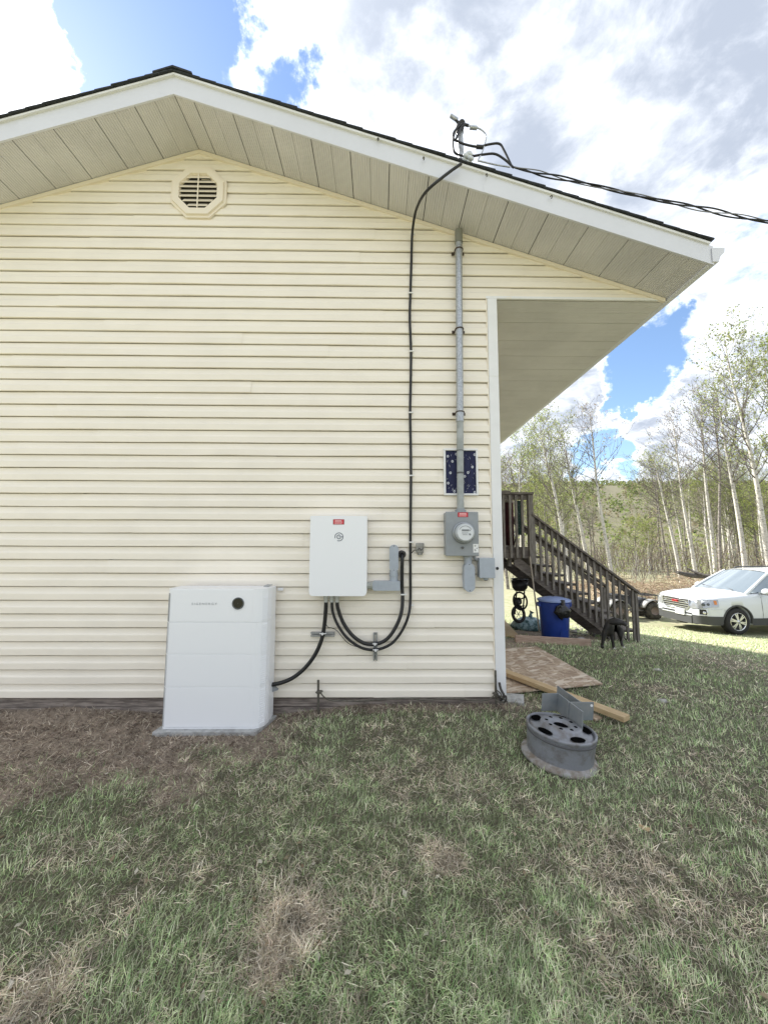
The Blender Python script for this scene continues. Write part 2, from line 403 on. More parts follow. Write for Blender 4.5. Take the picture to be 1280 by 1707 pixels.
# rake trim on the wall
SLA = math.atan(SL)
for sgn in (-1, 1):
    xe = EAVE-.03 if sgn > 0 else XL
    d = lambda x, y, o: (x, y, rake(x)+o)
    MB().prism([d(AX, -.03, -.040), d(xe, -.03, -.040), d(xe, -.03, -.004), d(AX, -.03, -.004)], (0, .028, 0)).build('rake_trim', TRIMC, house, .003)
# soffit panels under the gable overhang
wd = .1715
for sgn in (-1, 1):
    L = (EAVE-AX)/math.cos(SLA) if sgn > 0 else (EAVE-AX)/math.cos(SLA)
    k = 0; s = .004
    while s < L-.02:
        e = min(s+wd, L); gap = .0075 if k % 2 == (0 if sgn > 0 else 1) else .0028
        V = []
        def P(q, y, o): return (AX+sgn*q*math.cos(SLA), y, AZ-q*math.sin(SLA)+o)
        mb = MB()
        nr = 8; w = (e-gap-s)/nr
        for r in range(nr):                       # fine pressed ribs
            a = s+r*w
            mb.add([P(a, -NSOF, 0), P(a+w*.62, -NSOF, 0), P(a+w*.62, -.004, 0), P(a, -.004, 0)], [(0, 1, 2, 3)])
            mb.add([P(a+w*.62, -NSOF, 0), P(a+w*.81, -NSOF, .0042), P(a+w*.81, -.004, .0042), P(a+w*.62, -.004, 0)], [(0, 1, 2, 3)])
            mb.add([P(a+w*.81, -NSOF, .0042), P(a+w, -NSOF, 0), P(a+w, -.004, 0), P(a+w*.81, -.004, .0042)], [(0, 1, 2, 3)])
        for q in (s, e-gap): mb.add([P(q, -NSOF, 0), P(q, -.004, 0), P(q, -.004, .008), P(q, -NSOF, .008)], [(0, 1, 2, 3)])
        mb.build('soffit_panel', SOFFIT, house); s = e; k += 1
# porch ceiling panels
y = .012; k = 0
while y < 9.0:
    e = y+.17; gap = .006 if k % 2 else .0025
    mb = MB(); w = (e-gap-y)/6
    for r in range(6):
        a = y+r*w
        mb.add([(XR, a, ZP), (EAVE-.012, a, ZP), (EAVE-.012, a+w*.7, ZP), (XR, a+w*.7, ZP), (XR, a+w*.85, ZP+.0022), (EAVE-.012, a+w*.85, ZP+.0022), (EAVE-.012, a+w, ZP), (XR, a+w, ZP)],
               [(0, 1, 2, 3), (3, 2, 5, 4), (4, 5, 6, 7)])
    for q in (y, e-gap): mb.add([(XR, q, ZP), (EAVE-.012, q, ZP), (EAVE-.012, q, ZP+.008), (XR, q, ZP+.008)], [(0, 1, 2, 3)])
    mb.build('porch_ceiling_panel', SOFFIT, house); y = e; k += 1
# roof: deck, fascia, drip edge, shingles
RH = .165
for sgn in (-1, 1):
    xe = AX+sgn*(EAVE-AX)
    d = lambda x, y, o: (x, y, rake(x)+o)
    MB().prism([d(AX, -NSOF+.004, .010), d(xe, -NSOF+.004, .010), d(xe, -NSOF+.004, RH-.004), d(AX, -NSOF+.004, RH-.004)], (0, 9.9, 0)).build('roof_deck', DARKGAP, house)
    parts = ((AX, .86, 0), (.84, xe+.030, .003)) if sgn > 0 else ((AX, -4.9, 0), (-4.88, xe-.012, .003))
    for a, b, o in parts:
        MB().prism([d(a, -NSOF-.012-o, -.006), d(b, -NSOF-.012-o, -.006), d(b, -NSOF-.012-o, RH-.010), d(a, -NSOF-.012-o, RH-.010)], (0, .014, 0)).build('fascia_board', FASCIA, house, .003)
    MB().prism([d(AX, -NSOF-.030, RH-.012), d(xe, -NSOF-.030, RH-.012), d(xe, -NSOF-.030, RH+.006), d(AX, -NSOF-.030, RH+.006)], (0, .05, 0)).build('drip_edge', WHITE, house, .004)
    L = (EAVE+.02-AX)/math.cos(SLA); ex = .142; n = int(L/ex)+1
    base = None
    for c in range(n):
        s1 = L-c*ex; s0 = max(s1-.30, 0)
        def Q(s, y, o): return Vector((AX+sgn*s*math.cos(SLA), y, AZ+RH+.008-s*math.sin(SLA)+o))
        mb = MB(); yy = -NSOF-.040-random.uniform(0, .008)
        lo, hi = Q(s0, yy, .002), Q(s1, yy, .009+random.uniform(-.001, .005))
        th = Vector((0, 0, .011))
        mb.add([lo, hi, hi+th, lo+th*.6, lo+Vector((0, 9.98, 0)), hi+Vector((0, 9.98, 0)), hi+th+Vector((0, 9.98, 0)), lo+th*.6+Vector((0, 9.98, 0))],
               [(0, 1, 2, 3), (4, 7, 6, 5), (0, 4, 5, 1), (1, 5, 6, 2), (2, 6, 7, 3), (3, 7, 4, 0)])
        mb.build('shingle_course', SHINGLE, house)
MB().prism([(AX-.16, -NSOF-.05, AZ+RH-.027), (AX, -NSOF-.05, AZ+RH+.028), (AX+.16, -NSOF-.05, AZ+RH-.027), (AX+.16, -NSOF-.05, AZ+RH-.012), (AX, -NSOF-.05, AZ+RH+.046), (AX-.16, -NSOF-.05, AZ+RH-.012)], (0, 9.98, 0)).build('ridge_cap', SHINGLE, house)
# eave fascia and gutter on the right
ze = rake(EAVE)
MB().box(EAVE-.010, EAVE+.010, -NSOF+.004, 9.4, ze-.012, ze+RH-.02).build('fascia_board', FASCIA, house, .003)
gp = [(EAVE+.012, ze+.005), (EAVE+.062, ze+.005), (EAVE+.078, ze+.05), (EAVE+.112, ze+.085), (EAVE+.118, ze+.125), (EAVE+.108, ze+.125)]
gm = MB()
V = [(x, yv, z) for yv in (-NSOF-.02, 9.4) for x, z in gp]
gm.add(V, [(i, i+1, len(gp)+i+1, len(gp)+i) for i in range(len(gp)-1)])
go = gm.build('gutter', FASCIA, house); sdm = go.modifiers.new('thick', 'SOLIDIFY'); sdm.thickness = .0025
MB().prism([(x, -NSOF-.024, z) for x, z in gp[:-1]]+[(EAVE+.012, -NSOF-.024, ze+.125)], (0, .004, 0)).build('end_cap', FASCIA, go)
# octagonal gable vent
def octa(c, r, y): return [(c[0]+r*math.cos(R(22.5+45*i)), y, c[1]+r*math.sin(R(22.5+45*i))) for i in range(8)]
vc = (onY(331.5, 320, -.03).x, onY(331.5, 320, -.03).z); ro = .262/math.cos(R(22.5))*.98
vent = MB()
def ring(mb, o, i):
    n = len(o); mb.add(o+i, [(k, (k+1) % n, n+(k+1) % n, n+k) for k in range(n)])
ring(vent, octa(vc, ro, -.012), octa(vc, ro, -.034)); ring(vent, octa(vc, ro, -.034), octa(vc, ro-.022, -.034)); ring(vent, octa(vc, ro-.022, -.034), octa(vc, ro-.026, -.052))
ring(vent, octa(vc, ro-.026, -.052), octa(vc, ro-.088, -.052)); ring(vent, octa(vc, ro-.088, -.052), octa(vc, ro-.094, -.020))
vo = vent.build('gable_vent', TRIMC, house, .003)
MB().add(octa(vc, ro-.092, -.021), [tuple(range(8))]).build('vent_screen', DARKGAP, vo)
ri = (ro-.094)*math.cos(R(22.5))
for i in range(7):
    z = vc[1]-ri+.02+i*(2*ri-.03)/6.6; t = abs(z-vc[1])/ri; hw = ri*min(1, .4142+(1-min(t, 1))*1.0) if t > .4142 else ri
    MB().prism([(vc[0]-hw, -.049, z-.006), (vc[0]+hw, -.049, z-.006), (vc[0]+hw*.98, -.024, z+.034), (vc[0]-hw*.98, -.024, z+.034)], (0, -.003, .004)).build('louver', TRIMC, vo)
MB().box(vc[0]-.005, vc[0]+.005, -.053, -.046, vc[1]-ri, vc[1]+ri).build('mullion', TRIMC, vo)
# small window with patterned fabric behind the pane
wa, wb = onY(738, 748, -.025), onY(797, 826, -.025); x0, x1, z1, z0 = wa.x+.005, wb.x, wa.z, wb.z
win = MB(); t = .017
win.box(x0, x1, -.040, -.012, z0, z0+t).box(x0, x1, -.040, -.012, z1-t, z1).box(x0, x0+t, -.0398, -.012, z0+t, z1-t).box(x1-t, x1, -.0398, -.012, z0+t, z1-t)
wo = win.build('window', WHITE, house, .003)
navy = mat('navy_fabric', (.012, .014, .05), .8, c2=(.022, .026, .085), vscale=25, stretch=(3, 1, .6))
MB().box(x0+t, x1-t, -.0245, -.013, z0+t, z1-t).build('window_pane', navy, wo)
pr = MB(); rp = random.Random(5)
def ringlet(mb, cx, cz, a, b, y):
    n = 14; o = [(cx+a*math.cos(6.283*k/n), y, cz+a*1.15*math.sin(6.283*k/n)) for k in range(n)]; i = [(cx+b*math.cos(6.283*k/n), y, cz+b*1.15*math.sin(6.283*k/n)) for k in range(n)]
    mb.add(o+i, [(k, (k+1) % n, n+(k+1) % n, n+k) for k in range(n)])
for u, v in ((.08, .13), (.23, .25), (.08, .76), (.16, .52), (.89, .38), (.74, .51), (.36, .08), (.40, .62), (.63, .60), (.28, .95), (.97, .09), (.95, .97)):
    ringlet(pr, x0+t+(x1-x0-2*t)*u, z1-t-(z1-z0-2*t)*v, .0105, .0042, -.0252)
for k in range(34):
    u, v = rp.uniform(.05, .95), rp.uniform(.05, .95); px, pz = x0+t+(x1-x0-2*t)*u, z1-t-(z1-z0-2*t)*v; an = rp.uniform(.9, 2.4); ln = rp.uniform(.004, .012)
    pr.prism([(px-math.cos(an)*ln, -.0250, pz-math.sin(an)*ln), (px+math.cos(an)*ln, -.0250, pz+math.sin(an)*ln), (px+math.cos(an)*ln+.002, -.0250, pz+math.sin(an)*ln), (px-math.cos(an)*ln+.002, -.0250, pz-math.sin(an)*ln)], (0, -.0003, 0))
pr.build('fabric_print', mat('pale_fabric_print', (.62, .64, .70), .8), wo)
# ------------------------------------------------------------------ battery cabinet on its slab
BX0, BX1, BY = -1.662, -.868, -.30
solo('concrete_slab', MB().prism([(-1.685, -.345, -.09), (-.915, -.345, -.09), (-.835, -.06, -.09), (-1.65, -.06, -.09)], (0, 0, .118)), CONC, 'thin grey concrete slab under the white battery cabinet', 'slab', .006)
bat = thing('battery_cabinet', 'tall white stacked battery cabinet with round black dial standing on slab', 'battery', (-1.24, -.18, .029))
def bsec(z0, z1, top=False):
    """cabinet cross-section: dark chamfer on the left, ribbed white chamfer on the right"""
    P = [(BX0+.032, BY), (BX1-.085, BY), (BX1-.045, BY+.014), (BX1-.012, BY+.05), (BX1, BY+.11), (BX1, -.055), (BX0, -.055), (BX0, BY+.075), (BX0+.012, BY+.03)]
    m = MB(); m.prism([(x, y, z0) for x, y in P], (0, 0, z1-z0)); return m
zs = [onY(350, py, BY).z for py in (1213, 1146, 1091, 1037.5)]
ztop = onY(350, 982, BY).z
bsec(.030, zs[0]-.002).build('base', PAINTW, bat, .004)
for i in range(3): bsec(zs[i]+.0004, zs[i+1]-.0004).build('battery_module', PAINTW, bat, .0014)
bsec(zs[3]+.001, ztop).build('inverter_module', PAINTW, bat, .012, 3)
for i in range(4):
    za, zb = zs[i], (zs[i+1] if i < 3 else ztop)
    MB().box(BX0+.055, BX1-.115, BY-.0015, BY+.002, za+.004, zb-.004).build('front_panel', PAINTW, bat, .0008)
    gs = MB(); gs.prism([(BX0-.0012, BY+.078, za+.004), (BX0+.0105, BY+.0275, za+.004), (BX0+.036, BY-.0022, za+.004), (BX0+.038, BY+.004, za+.004), (BX0+.014, BY+.034, za+.004)], (0, 0, zb-za-.008-(.03 if i == 3 else 0)))
    gs.build('side_strip', GREYP, bat)
    rb = MB(); z = za+.018
    while z < zb-.02-(.05 if i == 3 else 0):
        rb.prism([(BX1-.048, BY+.0115, z), (BX1-.0135, BY+.045, z+.008), (BX1-.0025, BY+.10, z+.012), (BX1-.0025, BY+.10, z+.006), (BX1-.0135, BY+.045, z+.002), (BX1-.048, BY+.0115, z-.003)], (.0022, -.0018, 0)); z += .0165
    rb.build('cooling_rib', PAINTW, bat)['kind'] = 'stuff'
dc = onY(397, 1006, BY-.002)
dial = MB().lathe([(.046, .0), (.046, .006), (.041, .008), (.037, .004)], dc, (0, -1, 0), 32).build('dial_rim', mat('dial_rim', (.09, .10, .10), .3), bat)
MB().lathe([(.001, .005), (.038, .0045)], dc, (0, -1, 0), 32).build('dial_face', mat('dial_glass', (.006, .006, .006), .08), dial)
tp = onY(340.5, 1007, BY-.003)
text('brand_text', 'SIGENERGY', .024, mat('pale_grey_print', (.30, .31, .33), .5), bat, Matrix.Translation(tp) @ FRONT, .0003, 1.18, 1.45)
bt = onY(447, 976, -.12)
MB().obox(bt, (.055, .05, .004), (R(12), 0, R(-28))).build('top_tab', mat('grey_tab', (.35, .36, .37), .4), bat)
MB().box(BX1+.002, BX1+.05, -.03, -.02, bt.z-.055, bt.z-.03).box(BX1+.012, BX1+.022, -.034, -.029, bt.z-.047, bt.z-.038).build('wall_bracket', WHITE, bat, .002)
# ------------------------------------------------------------------ white gateway box
gy = -.165
ga, gb = onY(517.5, 860, gy), onY(611, 994, gy)
gx0, gx1, gz1, gz0 = ga.x, gb.x, ga.z, gb.z
gw = thing('gateway_box', 'flat white wall box with ring logo and red sticker left of grey conduit', 'electrical box', ((gx0+gx1)/2, -.02, gz0))
def rrect(x0, x1, z0, z1, rt, rbm, y, n=6):
    P = []
    for cx, cz, r, a0 in ((x1-rbm, z0+rbm, rbm, -90), (x1-rt, z1-rt, rt, 0), (x0+rt, z1-rt, rt, 90), (x0+rbm, z0+rbm, rbm, 180)):
        for k in range(n+1): P.append((cx+r*math.cos(R(a0+90*k/n)), y, cz+r*math.sin(R(a0+90*k/n))))
    return P
MB().prism(rrect(gx0, gx1, gz0, gz1, .006, .034, gy), (0, .125, 0)).build('body', PAINTW, gw, .012, 3)
MB().box(gx0+.03, gx1-.03, -.042, -.02, gz0+.03, gz1-.03).build('back_plate', METER, gw)
def sticker(parent, px, py, y, w, h):
    c = onY(px, py, y); o = MB().box(c.x-w/2, c.x+w/2, y-.0012, y+.0006, c.z-h/2, c.z+h/2).build('warning_sticker', mat('maroon_border', (.30, .03, .04), .5), parent)
    m = MB(); e = .0045
    m.box(c.x-w/2+e, c.x+w/2-e, y-.0018, y-.0010, c.z-h/2+e*.7, c.z+h/2-e*.7).build('sticker_face', RED, o)
    p = MB(); rr = random.Random(int(px))
    for i, hh in enumerate((.30, .16, .16)):
        zc = c.z+h*(.20-.24*i); x = c.x-w*.36+(.0 if i else w*.04)
        while x < c.x+w*(.30 if i else .26):
            q = rr.uniform(.004, .009); p.box(x, x+q*.78, y-.0022, y-.0015, zc-h*hh*.33, zc+h*hh*.33); x += q
    p.build('sticker_print', PINK, o)
sticker(gw, 564.5, 870, gy-.001, .092, .043)
lc = onY(565, 895, gy-.0015); lg = MB()
def arc(mb, c, r0, r1, a0, a1, y, n=22):
    o = [(c.x+r1*math.cos(R(a0+(a1-a0)*k/n)), y, c.z+r1*math.sin(R(a0+(a1-a0)*k/n))) for k in range(n+1)]
    i = [(c.x+r0*math.cos(R(a0+(a1-a0)*k/n)), y, c.z+r0*math.sin(R(a0+(a1-a0)*k/n))) for k in range(n+1)]
    mb.add(o+i, [(k, k+1, n+2+k, n+1+k) for k in range(n)])
arc(lg, lc, .030, .0365, -115, 200, lc.y); arc(lg, lc, .0125, .0195, 40, 335, lc.y-.0002)
lg.prism([(lc.x-.001, lc.y-.0004, lc.z+.004), (lc.x+.030, lc.y-.0004, lc.z+.004), (lc.x+.030, lc.y-.0004, lc.z-.003), (lc.x-.001, lc.y-.0004, lc.z-.003)], (0, -.0002, 0))
lg.build('logo', mat('logo_grey', (.16, .18, .22), .4), gw)
GL = mat('grey_gland', (.45, .46, .42), .5)
for px in (543.5, 553, 562):
    c = onY(px, 994, -.10); m = MB()
    m.cyl((c.x, -.10, gz0+.006), (c.x, -.10, gz0-.030), .021, 8, smooth=False).cyl((c.x, -.10, gz0-.03), (c.x, -.10, gz0-.058), .017, 14)
    m.build('cable_gland', GL, gw, .002)
# ------------------------------------------------------------------ grey conduit bodies beside it
def lbody(px, py0, py1, y, wpx, name, label, hub_up):
    a, b = onY(px, py0, y), onY(px, py1, y); w = onY(px+wpx/2, (py0+py1)/2, y).x-onY(px-wpx/2, (py0+py1)/2, y).x; r = w/2; x = (a.x+b.x)/2
    t = thing(name, label, 'conduit body', (x, 0, b.z))
    def st(rr, y, g=0): return [(x+(rr)*math.cos(R(k*15)), y, (a.z-r if k <= 12 else b.z+r)+(rr)*math.sin(R(k*15))) for k in range(25)]
    MB().prism(st(r*.93, y+.004), (0, -y-.012, 0)).build('body', PVC, t, .006)
    MB().prism(st(r, y-.004), (0, .007, 0)).build('cover', PVC, t, .002)
    for z in (a.z-.011, b.z+.011): MB().lathe([(.0001, 0), (.0045, .0)], (x, y-.0048, z), (0, -1, 0), 8).build('screw', INKD, t)
    return t, x, a.z, b.z, r
t, x, za, zb, r = lbody(656.5, 908, 953, -.085, 15, 'conduit_body', 'upright grey capsule conduit body between white box and black cable', False)
yc = -.055
MB().cyl((x, yc, zb+.01), (x, yc, zb-.032), .036, 20).cyl((x, yc, zb-.032), (x, yc, zb-.040), .039, 20).cyl((x, yc, zb-.04), (x, yc, zb-.09), .034, 20).build('coupling', PVC, t, .002)
ra, rb = onY(621, 969, -.10), onY(667, 985, -.10)
MB().prism([(ra.x, -.10, rb.z+.012), (ra.x+.012, -.10, rb.z), (rb.x, -.10, rb.z), (rb.x, -.10, ra.z), (ra.x+.012, -.10, ra.z), (ra.x, -.10, ra.z-.012)], (0, .085, 0)).build('trough', PVC, t, .004)
MB().cyl((gx1-.01, -.058, (ra.z+rb.z)/2), (ra.x-.012, -.058, (ra.z+rb.z)/2), .030, 8, smooth=False).cyl((ra.x-.014, -.058, (ra.z+rb.z)/2), (ra.x+.02, -.058, (ra.z+rb.z)/2), .035, 18).build('side_gland', GL, t, .002)
# ------------------------------------------------------------------ cables
def cable(name, label, pts, r, mclips=(), cat='cable', clipmat=None, n=10, sub=7):
    P = smooth_path(pts, sub); m = MB().tube(P, r, n); c = P[len(P)//2]
    t = thing(name, label, cat, pts[-1]); m.build('sheath', BLACK, t)
    for p in mclips:
        q = MB(); q.box(p.x-r-.003, p.x+r+.016, p.y-r-.004, p.y+r*.2, p.z-.006, p.z+.006); q.build('cable_clip', clipmat or CLIPW, t, .003)
    return t
YC = -.030
pts = [onY(769, 272, -.53), onY(752, 284, -.52), onY(735, 297, -.515), onY(718, 311, -.50), onY(707, 323, -.43), onY(699, 336, -.33), onY(692, 355, -.19), onY(688, 380, -.08), onY(686.5, 400, YC-.01)]
pts += [onY(x, y, YC) for x, y in ((685.5, 440), (684, 490), (683, 530), (685, 585), (684.5, 640), (683.5, 687), (684.5, 740), (685, 795), (684.5, 850), (684, 905), (684, 960), (684, 1000))]
pts += [onY(x, y, -.075) for x, y in ((681, 1025), (671, 1050), (655, 1071), (637, 1081), (618, 1083.5), (598, 1078), (577, 1062), (562, 1040), (554.5, 1020), (553.2, 1004))]
pts += [Vector((onY(553, 994, -.1).x, -.10, gz0-.05))]
cl = [onY(x, y, YC) for x, y in ((686.5, 391), (683, 489), (684.5, 586), (683.5, 688), (684.8, 793), (684, 904), (684, 1009))]
cable('service_cable', 'long black cable from roof mast down the siding into a U loop', pts, .0115, cl)
c2 = onY(670, 926, -.045)
pts = [c2+Vector((0, .0, .012)), onY(670.5, 933, -.075), onY(670, 950, -.066), onY(670, 975, -.05), onY(671, 1000, -.055), onY(668, 1025, -.075), onY(657, 1050, -.085), onY(643, 1067, -.085), onY(625, 1074, -.085), onY(606, 1072, -.085), onY(587, 1059, -.085), onY(572, 1038, -.085), onY(563.5, 1015, -.095), Vector((onY(562, 994, -.1).x, -.10, gz0-.05))]
t = cable('gateway_cable', 'thick black cable looping from round wall fitting up into white box', pts, .0155, [onY(671, 991, -.05)])
m = MB().lathe([(.034, -.045), (.034, .01), (.029, .02), (.018, .024)], onY(670, 924, -.045), (0, -1, 0), 20); m.build('wall_fitting', mat('dark_fitting', (.05, .045, .042), .6), t)
pts = [Vector((onY(543.5, 994, -.1).x, -.10, gz0-.05)), onY(543, 1015, -.095), onY(541, 1040, -.085), onY(536.5, 1065, -.08), onY(526, 1090, -.08), onY(510, 1112, -.08), onY(490, 1129, -.085), onY(470, 1138, -.095), onY(452, 1142, -.11), Vector((BX1-.02, -.13, onY(445, 1144, -.13).z))]
t = cable('battery_cable', 'thick black cable curving down from white box to battery cabinet', pts, .0165)
m = MB(); q = onY(452, 1151, -.10); m.prism([(q.x-.03, -.10, q.z-.025), (q.x+.055, -.10, q.z+.0), (q.x+.03, -.10, q.z+.022), (q.x-.03, -.10, q.z+.035)], (0, .03, 0)); m.build('entry_plate', METER, t, .003)
pts = [onY(541.5, 1004, -.08), onY(540.5, 1030, -.07), onY(546, 1045, -.055), onY(553, 1047, -.05), onY(562, 1052, -.05), onY(580, 1072, -.05), onY(600, 1080, -.05), onY(618, 1083, -.05)]
o = solo('thin_wire', MB().tube(smooth_path(pts, 6), .0028, 6), BLACK, 'thin black wire sagging between the thick cable loops below white box', 'wire')
STRUT = mat('zinc_strut', (.42, .43, .44), .45, .6, var=.3, vscale=40)
def strut(px, py, horizontal, lab, clips):
    c = onY(px, py, -.035); t = thing('strut_bracket', lab, 'bracket', c)
    L = .20 if horizontal else .225; m = MB()
    for dz in (-.0155, .0155):
        if horizontal: m.box(c.x-L/2, c.x+L/2, -.045, -.016, c.z+dz-.002, c.z+dz+.002).box(c.x-L/2, c.x+L/2, -.047, -.045, c.z+dz-(.009 if dz > 0 else .0), c.z+dz+(.0 if dz > 0 else .009))
        else: m.box(c.x+dz-.002, c.x+dz+.002, -.045, -.016, c.z-L/2, c.z+L/2).box(c.x+dz-(.009 if dz > 0 else 0), c.x+dz+(0 if dz > 0 else .009), -.047, -.045, c.z-L/2, c.z+L/2)
    if horizontal: m.box(c.x-L/2, c.x+L/2, -.019, -.016, c.z-.0135, c.z+.0135)
    else: m.box(c.x-.0135, c.x+.0135, -.019, -.016, c.z-L/2, c.z+L/2)
    m.build('channel', STRUT, t)
    for px, py, y in clips:
        q = onY(px, py, y); k = MB(); k.tube([q+Vector((-.024, .03, 0)), q+Vector((-.021, -.008, .004)), q+Vector((0, -.022, .006)), q+Vector((.021, -.008, .004)), q+Vector((.024, .03, 0))], .0055, 6); k.box(q.x-.007, q.x+.007, q.y-.03, q.y-.018, q.z-.004, q.z+.014); k.build('pipe_clamp', CLIPW, t)
strut(538, 1057.5, True, 'horizontal zinc strut bracket clamping the cable to the battery', [(538, 1057, -.08)])
strut(625.5, 1078, False, 'upright zinc strut bracket at the bottom of the cable loops', [(625, 1074, -.085), (626, 1084, -.075)])
# telecom box
c = onY(699.5, 915, -.03); TB = mat('old_grey_plastic', (.36, .35, .32), .6, var=.3, vscale=30)
t = thing('telecom_box', 'small weathered grey wire box right of the long black cable', 'junction box', c)
MB().box(c.x-.033, c.x+.033, -.055, -.016, c.z-.035, c.z+.045).build('body', TB, t, .006)
MB().box(c.x-.035, c.x+.035, -.060, -.052, c.z+.016, c.z+.05).build('lid', TB, t, .004)
MB().cyl((c.x+.002, -.034, c.z-.034), (c.x+.002, -.034, c.z-.052), .022, 12).build('plug', TB, t, .003)
MB().tube(smooth_path([(c.x-.022, -.058, c.z-.012), (c.x-.005, -.063, c.z+.006), (c.x+.008, -.063, c.z-.012), (c.x+.026, -.058, c.z+.008)], 4), .003, 5).build('scratch_wire', INKD, t)
MB().tube(smooth_path([(c.x-.03, -.04, c.z-.012), (c.x-.05, -.045, c.z-.012), onY(686, 922, -.03)], 5), .0035, 6).build('lead_wire', BLACK, t)
# ------------------------------------------------------------------ meter box
my = -.135
a, b = onY(742.5, 853, my), onY(798.5, 927, my); mx0, mx1, mz1, mz0 = a.x, b.x, a.z, b.z
mt = thing('meter_box', 'grey electric meter box with round glass meter and red sticker', 'electric meter', ((mx0+mx1)/2, -.02, mz0))
MB().box(mx0+.004, mx1-.004, my+.006, -.012, mz0+.003, mz1-.003).build('box', METER, mt, .004)
MB().box(mx0, mx1, my, my+.012, mz0, mz1).build('cover', METER, mt, .004)
mc = onY(773.5, 888, my-.03)
MB().lathe([(.093, .028), (.093, -.004), (.088, -.012), (.080, -.012)][::-1], (mc.x, my-.002, mc.z), (0, 1, 0), 40).lathe([(.091, -.004), (.091, -.018), (.083, -.022), (.080, -.02)], (mc.x, my, mc.z), (0, 1, 0), 40).build('meter_ring', mat('ring_metal', (.36, .38, .40), .3, .7), mt)
glass = mat('meter_glass', (.62, .66, .68), .06, coat=1)
MB().lathe([(.078, -.02), (.078, -.062), (.072, -.075), (.064, -.080)], (mc.x, my, mc.z), (0, 1, 0), 40).build('meter_body', mat('pale_meter_grey', (.48, .51, .53), .25), mt)
face = MB().lathe([(.0001, -.0805), (.066, -.0795)], (mc.x, my, mc.z), (0, 1, 0), 32).build('meter_face', mat('meter_face', (.70, .72, .73), .15), mt)
fm = MB(); yq = my-.0822
fm.box(mc.x-.030, mc.x+.030, yq, yq+.001, mc.z+.010, mc.z+.026).build('display', mat('lcd', (.24, .26, .25), .2), face)
fm = MB(); rr = random.Random(2)
for i in range(7): fm.box(mc.x-.026+i*.0078, mc.x-.0205+i*.0078, yq-.001, yq, mc.z+.013, mc.z+.0225)
for zz, x0_, x1_ in ((-.006, -.03, .02), (-.020, -.022, .012)):
    x = mc.x+x0_
    while x < mc.x+x1_: w = rr.uniform(.002, .006); fm.box(x, x+w, yq-.001, yq, mc.z+zz, mc.z+zz+.005); x += w+.0025
fm.obox((mc.x+.036, yq, mc.z-.015), (.017, .001, .013), (0, R(30), 0)); fm.box(mc.x+.034, mc.x+.041, yq-.001, yq, mc.z+.014, mc.z+.022)
fm.build('meter_print', INK, face)
arcm = MB(); arc(arcm, Vector((mc.x, yq, mc.z)), .052, .056, 25, 155, yq); arcm.build('meter_arc', INK, face)
sticker(mt, 771.5, 858, my-.001, .088, .040)
q = onY(793, 914, my-.001); lb = MB().box(q.x-.022, q.x+.022, my-.0016, my, q.z-.036, q.z+.036).build('paper_label', LABELW, mt)
lp = MB()
for zz, x0_, x1_ in ((.022, -.013, .002), (.015, -.013, .0), (-.010, -.014, -.002), (-.017, -.014, .004), (-.024, -.014, .003)):
    lp.box(q.x+x0_, q.x+x1_, my-.0022, my-.0014, q.z+zz, q.z+zz+.003)
lp.prism([(q.x+.006, my-.0022, q.z+.0), (q.x+.012, my-.0022, q.z+.006), (q.x+.010, my-.0022, q.z-.006), (q.x+.004, my-.0022, q.z-.004)], (0, .0006, 0)); lp.build('label_print', INKD, lb)
q = onY(771, 913, my-.005); MB().cyl((q.x, my+.002, q.z), (q.x, my-.014, q.z), .010, 10).box(q.x-.014, q.x+.012, my-.012, my, q.z-.003, q.z+.003).build('latch', mat('dark_latch', (.10, .10, .10), .5), mt)
q = onY(770, 904, my-.005); MB().cyl((q.x, my+.002, q.z), (q.x, my-.010, q.z), .012, 10).build('seal', mat('dark_latch', (.1, .1, .1)), mt)
pxm = onY(767.5, 850, -.07)
MB().cyl((pxm.x, -.07, mz1-.004), (pxm.x, -.07, mz1+.022), .046, 20).cyl((pxm.x, -.07, mz1+.02), (pxm.x, -.07, mz1+.034), .038, 20).build('top_hub', METER, mt, .002)
# meter riser pipe with rusty straps
yp = -.074
P0, P1 = onY(767.5, 849, yp), onY(764.5, 387, yp)
ps = thing('riser_pipe', 'galvanised riser pipe with rusty straps above the grey meter box', 'conduit pipe', P0)
def on_pipe(py): return P0.lerp(P1, (onY(766, py, yp).z-P0.z)/(P1.z-P0.z))
mid = on_pipe(690)
PAINTED = mat('painted_pipe', (.40, .42, .42), .5, c2=(.30, .32, .31), vscale=12)
MB().cyl(P0, mid, .0295, 24).build('lower_pipe', PAINTED, ps)
MB().cyl(mid, on_pipe(402), .031, 24).build('upper_pipe', GALV, ps)
MB().cyl(on_pipe(703), on_pipe(688), .0345, 24).build('coupling', GALV, ps, .002)
MB().cyl(on_pipe(403), P1+Vector((0, 0, .02)), .034, 24).cyl(on_pipe(405), on_pipe(401), .036, 24).build('top_coupling', mat('dull_pipe', (.22, .22, .19), .7), ps, .002)
MB().cyl(on_pipe(752), on_pipe(750.5), .0305, 24).cyl(on_pipe(790), on_pipe(787), .0315, 24).build('pipe_band', mat('dark_latch', (.1, .1, .1)), ps)
